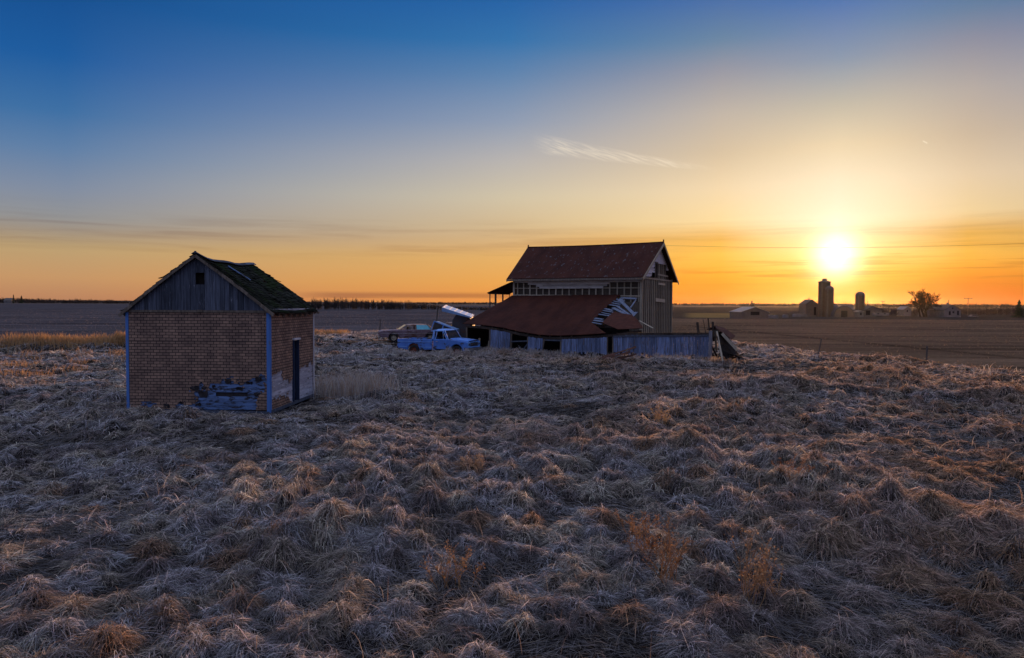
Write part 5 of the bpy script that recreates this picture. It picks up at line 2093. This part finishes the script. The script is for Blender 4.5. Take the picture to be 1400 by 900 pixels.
# white trailer
Y = 374
p = ground_at(1206, Y)
tr = thing('stock_trailer', 'long low white trailer parked below the pale shed', 'trailer', tuple(p))
mb = MB()
mb.box((0, 1.2, 1.5), (7.6, 2.2, 1.5))
mb.build('body', M['far_white'], tr, bevel=.08)
mb = MB()
for x in (-1.8, 1.6):
    mb.box((x, .08, 1.75), (1.0, .06, .5))
mb.build('side_window', M['glass'], tr)
for x in (-1.2, -.2):
    for y in (.25, 2.15):
        wheel(tr, x, y, .42, .2, M['far_grey'])
mb = MB()
mb.board((3.7, 1.2, .8), (5.2, 1.2, .7), .15, .12)
mb.build('hitch', M['rust'], tr)
# pale car right of the houses
Y = 372
p = ground_at(1331, Y)
wc = thing('parked_car', 'small pale car parked right of the white gabled house', 'car', tuple(p), R(8))
mb = MB()
mb.prism([(-2.2, .4), (2.2, .4), (2.25, .75), (1.3, .95), (.6, 1.45), (-.9, 1.5), (-1.7, 1.0), (-2.2, .95)], -.85, .85)
mb.build('body', M['far_white'], wc, bevel=.08)
mb = MB()
mb.prism([(1.15, .98), (.58, 1.38), (-.85, 1.42), (-1.5, 1.02)], -.87, .87)
mb.build('side_window', M['glass'], wc)
for x in (-1.35, 1.35):
    for y in (-.8, .8):
        wheel(wc, x, y, .33, .2, M['far_grey'])
# small pale hutches in the strip between machine shed and grain shed
for k, (px, Y, w_, lab) in enumerate(((1055, 330, 2.2, 'small white hutch nearest the machine shed'), (1062, 326, 1.6, 'smallest white hutch, just right of the one by the machine shed'),
                                      (1075, 350, 2.2, 'small white hutch alone midway between machine shed and grain shed'),
                                      (1090, 376, 3.4, 'low white hutch left of the longest one by the grain shed'), (1097, 384, 5.5, 'longest low white hutch, close to the grain shed'))):
    p = ground_at(px, Y)
    mb = MB()
    mb.prism([(-w_ / 2, -.3), (w_ / 2, -.3), (w_ / 2, 1.0), (w_ * .3, 1.5), (-w_ * .3, 1.5), (-w_ / 2, 1.0)], 0, 2)
    mb.v = [(x + p.x, y + p.y, z + p.z) for x, y, z in mb.v]
    tag(mb.build('hutch', M['far_white']), lab, 'hutch', 'white hutches in the far yard')
# utility poles
for px, Y, top, arm, lab in ((1028, 520, 411.5, 0, 'dark pole standing behind the low machine shed'), (1186.5, 470, 412, 0, 'thin pole just right of the lone silo'),
                             (1207, 470, 411.5, 1, 'thin pole standing above the white trailer'), (1297, 420, 410, 0, 'plain dark pole rising behind the white gabled house'),
                             (1323.5, 450, 407.5, 2, 'tall utility pole with wide crossarm right of the houses'), (1335.5, 520, 414, 0, 'short far pole right of the wide crossarm pole')):
    p = ground_at(px, Y)
    h = far_h(px, top, Y)
    mb = MB()
    mb.tube((p.x, Y, p.z), (p.x, Y, p.z + h), .2 if px != 1028 else .55, .16 if px != 1028 else .5, n=7)
    if arm:
        mb.board((p.x - 1.3 * arm, Y, p.z + h - .4), (p.x + 1.3 * arm, Y, p.z + h - .4), .2, .22)
        for q in (-1, 1):
            mb.tube((p.x + q * 1.2 * arm, Y, p.z + h - .3), (p.x + q * 1.2 * arm, Y, p.z + h + .15), .1, n=6)
    tag(mb.build('utility_pole', M['post']), lab, 'utility pole', 'far utility poles')


# ------------------------------------------------------------------ trees
def grow(mb, tw, p, d, ln_, r, depth, rn, spread=.55, up=.12, minr=.045):
    q = p
    dd = d.copy()
    nseg = 3
    for k in range(nseg):
        e = q + dd * (ln_ / nseg)
        (mb if depth > tw[1] else tw[0]).tube(q, e, max(r * (1 - .28 * k / nseg), minr), max(r * (1 - .28 * (k + 1) / nseg), minr * .8), n=6 if depth > tw[1] else 4, caps=False)
        q = e
        dd = (dd + Vector((rn.gauss(0, .12), rn.gauss(0, .12), rn.gauss(0, .06) + up * .3))).normalized()
        if depth > 0 and k > 0 and rn.random() < .5:
            sd_ = (dd + Vector((rn.gauss(0, 1), rn.gauss(0, 1), rn.gauss(.1, .5))).normalized() * spread * 1.5).normalized()
            grow(mb, tw, q, sd_, ln_ * rn.uniform(.5, .75), r * .45, depth - 1, rn, spread, up, minr)
    if depth > 0:
        for _ in range(rn.choice((2, 2, 3))):
            sd_ = (dd + Vector((rn.gauss(0, 1), rn.gauss(0, 1), rn.gauss(0, .55))).normalized() * spread * rn.uniform(.8, 1.5)).normalized()
            grow(mb, tw, q, sd_, ln_ * rn.uniform(.66, .86), r * rn.uniform(.5, .66), depth - 1, rn, spread, up, minr)


def bare_tree(px, Y, top, label, seed, width_px=None, depth=5, trunks=1, minr=.045, grp=None):
    p = ground_at(px, Y)
    h = far_h(px, top, Y)
    rn = random.Random(seed)
    t = thing('bare_tree', label, 'tree', tuple(p), 0, grp)
    tr_, tw = MB(), MB()
    for k in range(trunks):
        d = Vector((rn.gauss(0, .32) if trunks > 1 else .03, rn.gauss(0, .2), 1)).normalized()
        grow(tr_, (tw, depth - 2), Vector((k * .5 - (trunks - 1) * .25, 0, -.4)), d, h * .17, h * .032 if trunks == 1 else h * .022, depth, rn, .62, .10, minr)
    zs = max(v[2] for v in tr_.v + tw.v)
    xs = [v[0] for v in tr_.v + tw.v]
    fx = (width_px * Y / FPX) / (max(xs) - min(xs)) if width_px else h / zs
    cx = (max(xs) + min(xs)) / 2
    for m_ in (tr_, tw):
        m_.v = [((x - cx * min(1, max(0, z) / zs)) * fx, y * fx, z * h / zs) for x, y, z in m_.v]
    tr_.build('trunk', M['bark'], t, uv=False)
    tw.build('crown', M['bark'], t, uv=False)
    return t


bare_tree(1263.5, 392, 393.5, 'broad bare leafless tree silhouetted on the orange sky beside the white houses', 34, 47, 5, 4, .045)

M['needle'] = surf('conifer_needles', (.030, .045, .022), (.018, .028, .016), 1.0, coord='Object', bump=0)


def leaf_cloud(n, shape, size, rs):
    """random small triangles spread through a volume; shape(u) -> point"""
    V = []
    for _ in range(n):
        c = shape()
        a = Vector((rs.gauss(0, 1), rs.gauss(0, 1), rs.gauss(0, 1))).normalized()
        b_ = a.orthogonal().normalized()
        s = size * rs.uniform(.5, 1.4)
        V += [c + a * s, c - a * s * .6 + b_ * s * .7, c - a * s * .5 - b_ * s * .7]
    return V


def conifer(px, Y, wpx, top, label, seed, n=2600):
    p = ground_at(px, Y)
    h = far_h(px, top, Y)
    r = wpx / 2 * Y / FPX
    rs = random.Random(seed)
    t = thing('evergreen_tree', label, 'tree', tuple(p))

    def shp():
        zz = rs.random() ** 1.25
        prof = r * (1 - zz) ** .75 * (.72 + .28 * math.sin(zz * 38 + rs.random()))
        a = rs.random() * 6.283
        q = prof * (1 - rs.random() ** 2 * .8) * (.85 + .25 * math.sin(a * 3 + zz * 9))
        return Vector((math.cos(a) * q, math.sin(a) * q, h * (.05 + .95 * zz)))
    V = leaf_cloud(n, shp, h * .03, rs)
    mb = MB()
    mb.v = [tuple(v) for v in V]
    mb.f = [[3 * k, 3 * k + 1, 3 * k + 2] for k in range(len(V) // 3)]
    mb.build('crown', M['needle'], t, uv=False)
    mb = MB()
    mb.tube((0, 0, -.3), (0, 0, h * .9), h * .02, .03, n=7)
    mb.build('trunk', M['bark'], t)
    return t


conifer(1393.5, 372, 17, 410.5, 'dense dark evergreen tree at the right edge of the photo', 3, 5000)
conifer(18.5, 1150, 4.6, 402.8, 'pointed dark spruce beside the pale farmhouse on the far left horizon', 4, 700)
conifer(29.5, 1150, 8.0, 404.5, 'wide dark evergreen right of the pointed spruce on the far left horizon', 5, 900)
barn('farm_house', 'tiny bluish farmhouse beside the spruce on the far left horizon', 'house', 5, 15, 1180, 411.0, 407.6, 9, 'x', 'far_white', 'far_grey', openings=((8, 9, 411.5, 412.8, 'window'),))


# far woods, each read as one mass
def wood(name, label, spans, rs_seed, mat, tw=.20, dens=1.0):
    """spans: (px0, px1, Y, top_px, jitter_px, depth_m)"""
    rs = random.Random(rs_seed)
    mb = MB()
    for px0, px1, Y, top0, top1, jit, dep in spans:
        width = (px1 - px0) * Y / FPX
        step = max(2.2, Y * .0032)
        n = int(width / step * dens * 3)
        for k in range(n):
            u = rs.random()
            px = px0 + (px1 - px0) * u
            yy = Y + rs.random() * dep
            x = gx(px, Y)
            z0 = T(x, yy)
            cl = .5 + .5 * math.sin(px * .9 + rs_seed) * math.sin(px * .37 + 1.3)
            h = max(1.2, at(px, top0 + (top1 - top0) * u, Y).z - T(x, Y)) * (rs.uniform(.62, .95) + .14 * cl * rs.random()) + jit * Y / FPX * max(0, rs.gauss(0, .6)) * cl
            sp = h * (rs.uniform(.25, .45) if Y < 800 else rs.uniform(.5, 1.0))
            thk = max(tw, Y * .00035)
            # trunk and a fan of bare branches
            mb.tube((x, yy, z0 - .5), (x + rs.gauss(0, .2), yy, z0 + h * .6), thk * .6, thk * .4, n=3, caps=False)
            for _ in range(16):
                a = rs.random() * 6.283
                zb = z0 + h * rs.uniform(.05, .6)
                e = rs.random()
                mb.tube((x, yy, zb), (x + math.cos(a) * sp * e, yy + math.sin(a) * sp * e, min(z0 + h, zb + h * rs.uniform(.2, .5) * (1.15 - .4 * e))), thk * .6, thk * .3, n=3, caps=False)
    o = mb.build(name, mat, None, uv=False)
    return tag(o, label, kind='stuff')


M['wood_near'] = surf('bare_wood_brown', (.060, .048, .042), (.040, .033, .030), .05, coord='Object', bump=0)
wood('distant_wood', 'bare brown trees in a band behind the middle field', ((422, 470, 360, 406.5, 406.0, 2.5, 14), (470, 560, 372, 406.5, 411.5, 2.5, 16), (560, 610, 400, 412.5, 417, 1.5, 16), (610, 700, 430, 418, 420, 1, 14)), 21, M['wood_near'], dens=2.6)
wood('distant_wood', 'far bare trees along the left horizon', ((-60, 45, 1200, 407, 407, 2, 60), (40, 140, 1200, 408.5, 409, 2.0, 60), (140, 230, 1250, 410, 411, 1.2, 60), (230, 430, 1500, 411.5, 412, 1.0, 80)), 22, M['wood_near'], tw=.3, dens=1.6)
wood('distant_wood', 'dark bare trees and bushes behind the farmyard', ((1206, 1236, 420, 420, 419.5, 2.0, 20), (1244, 1295, 440, 421, 420, 2, 25), (1312, 1400, 470, 420.5, 419.5, 1.6, 40), (1400, 1470, 470, 419.5, 419.5, 1.6, 40)), 23, M['wood_near'], dens=2.2)
wood('distant_wood', 'low far woodland along the right horizon', ((915, 1030, 1900, 414.2, 414.4, .7, 120), (1030, 1110, 1500, 414.2, 414.5, .7, 100), (1105, 1420, 1300, 414.2, 415.2, .8, 100), (560, 920, 2600, 412.6, 413.6, .6, 200)), 24, M['wood_near'], tw=.4, dens=2.0)


# ------------------------------------------------------------------ dead weeds standing in the near pasture
M['weed'] = grass_mat('rusty_dead_weed', .35)


def weed(px, py, h, n, label, seed, tint, spread=.5, bits=14, bs=.014, grp='dead weeds in the near grass'):
    d = ray(px, py)
    t_ = -CAM_H / d.z
    X, Yy = d.x * t_, d.y * t_
    rs = random.Random(seed)
    t = thing('dead_weed', label, 'weed', (X, Yy, float(surf_z(X, Yy)) - .03), rs.random() * 6, grp)
    st, sd_ = MB(), MB()
    for _ in range(n):
        a = rs.random() * 6.283
        b_ = Vector((rs.gauss(0, .10), rs.gauss(0, .10), 0))
        dv = Vector((math.cos(a) * spread * rs.random(), math.sin(a) * spread * rs.random(), 1)).normalized()
        q = b_
        hh = h * rs.uniform(.6, 1.0)
        for k in range(5):
            e = q + dv * hh / 5
            st.tube(q, e, .006 * (1 - k * .13), .006 * (1 - (k + 1) * .13), n=4, caps=False)
            if k > 0:
                for _b in range(2):
                    s2 = (dv + Vector((rs.gauss(0, .7), rs.gauss(0, .7), rs.gauss(.1, .3)))).normalized()
                    e2 = e + s2 * hh * rs.uniform(.12, .3)
                    st.tube(e, e2, .0035, .002, n=3, caps=False)
                    for _c in range(bits // 3):
                        c = e + (e2 - e) * rs.random() + Vector((rs.gauss(0, .02), rs.gauss(0, .02), rs.gauss(0, .02)))
                        u = Vector((rs.gauss(0, 1), rs.gauss(0, 1), rs.gauss(0, 1))).normalized()
                        v = u.orthogonal().normalized()
                        s = bs * rs.uniform(.6, 1.6)
                        i = len(sd_.v)
                        sd_.v += [tuple(c + u * s), tuple(c + v * s * .6), tuple(c - u * s), tuple(c - v * s * .6)]
                        sd_.f.append([i, i + 1, i + 2, i + 3])
            q = e
            dv = (dv + Vector((rs.gauss(0, .12), rs.gauss(0, .12), -.02))).normalized()
    for mb, nm in ((st, 'stem'), (sd_, 'dry_leaves')):
        if not mb.f:
            continue
        o = mb.build(nm, M['weed'], t, uv=False)
        at_ = o.data.attributes.new('tint', 'BYTE_COLOR', 'POINT')
        cols = np.tile(np.array([*tint, 1.0], np.float32), (len(o.data.vertices), 1))
        k = rng.uniform(.65, 1.35, (len(cols), 1))
        cols[:, :3] = np.clip(cols[:, :3] * k, 0, 1)
        at_.data.foreach_set('color', cols.ravel())


OR = (.36, .195, .09)
weed(905, 800, .72, 16, 'largest rust-orange weed clump, low centre right of the near grass', 1, OR, .8, 12, .009)
weed(885, 762, .58, 12, 'rust-orange weed clump directly behind the largest orange clump', 2, OR, .9, 12, .009)
weed(872, 735, .45, 10, 'small rust-orange weed, farthest in the row behind the largest orange clump', 3, OR, .9, 16, .010)
weed(1022, 822, .85, 14, 'tall twiggy tan weed standing right of the orange weed clumps', 4, (.40, .25, .13), .55, 6, .012)
weed(1052, 812, .45, 8, 'short yellowish weed at the foot of the tall twiggy weed', 5, (.38, .24, .11), .7, 12, .013)
weed(613, 800, .55, 11, 'low orange weed tuft, left of centre in the foreground', 6, (.38, .22, .10), .9, 15, .010)
weed(655, 655, .55, 12, 'pale tan weed tuft in the middle of the pasture', 7, (.40, .28, .17), .9, 15, .011)
weed(903, 585, .65, 14, 'tan weed clump below the low wall, beyond the foreground', 8, (.46, .30, .14), .9, 15, .014)
weed(1090, 668, .5, 12, 'reddish weed clump right of centre in the pasture', 9, (.42, .22, .11), .9, 15, .012)


# ------------------------------------------------------------------ evening haze: one closed box of even thin air
hz = MB()
hz.box((0, 2750, 18), (12800, 5900, 66))
haze_m = bpy.data.materials.new('evening_haze')
haze_m.use_nodes = True
haze_m.node_tree.nodes.clear()
hb_ = NB(haze_m.node_tree)
hv = hb_.n('ShaderNodeVolumePrincipled')
hv.inputs['Color'].default_value = (1.0, 0.90, 0.74, 1)
hv.inputs['Density'].default_value = HAZE
hv.inputs['Anisotropy'].default_value = 0.85
ho = hb_.n('ShaderNodeOutputMaterial')
haze_m.node_tree.links.new(hv.outputs[0], ho.inputs['Volume'])
haze = hz.build('haze', haze_m, None, uv=False)
tag(haze, 'thin warm evening haze over the fields', kind='stuff')
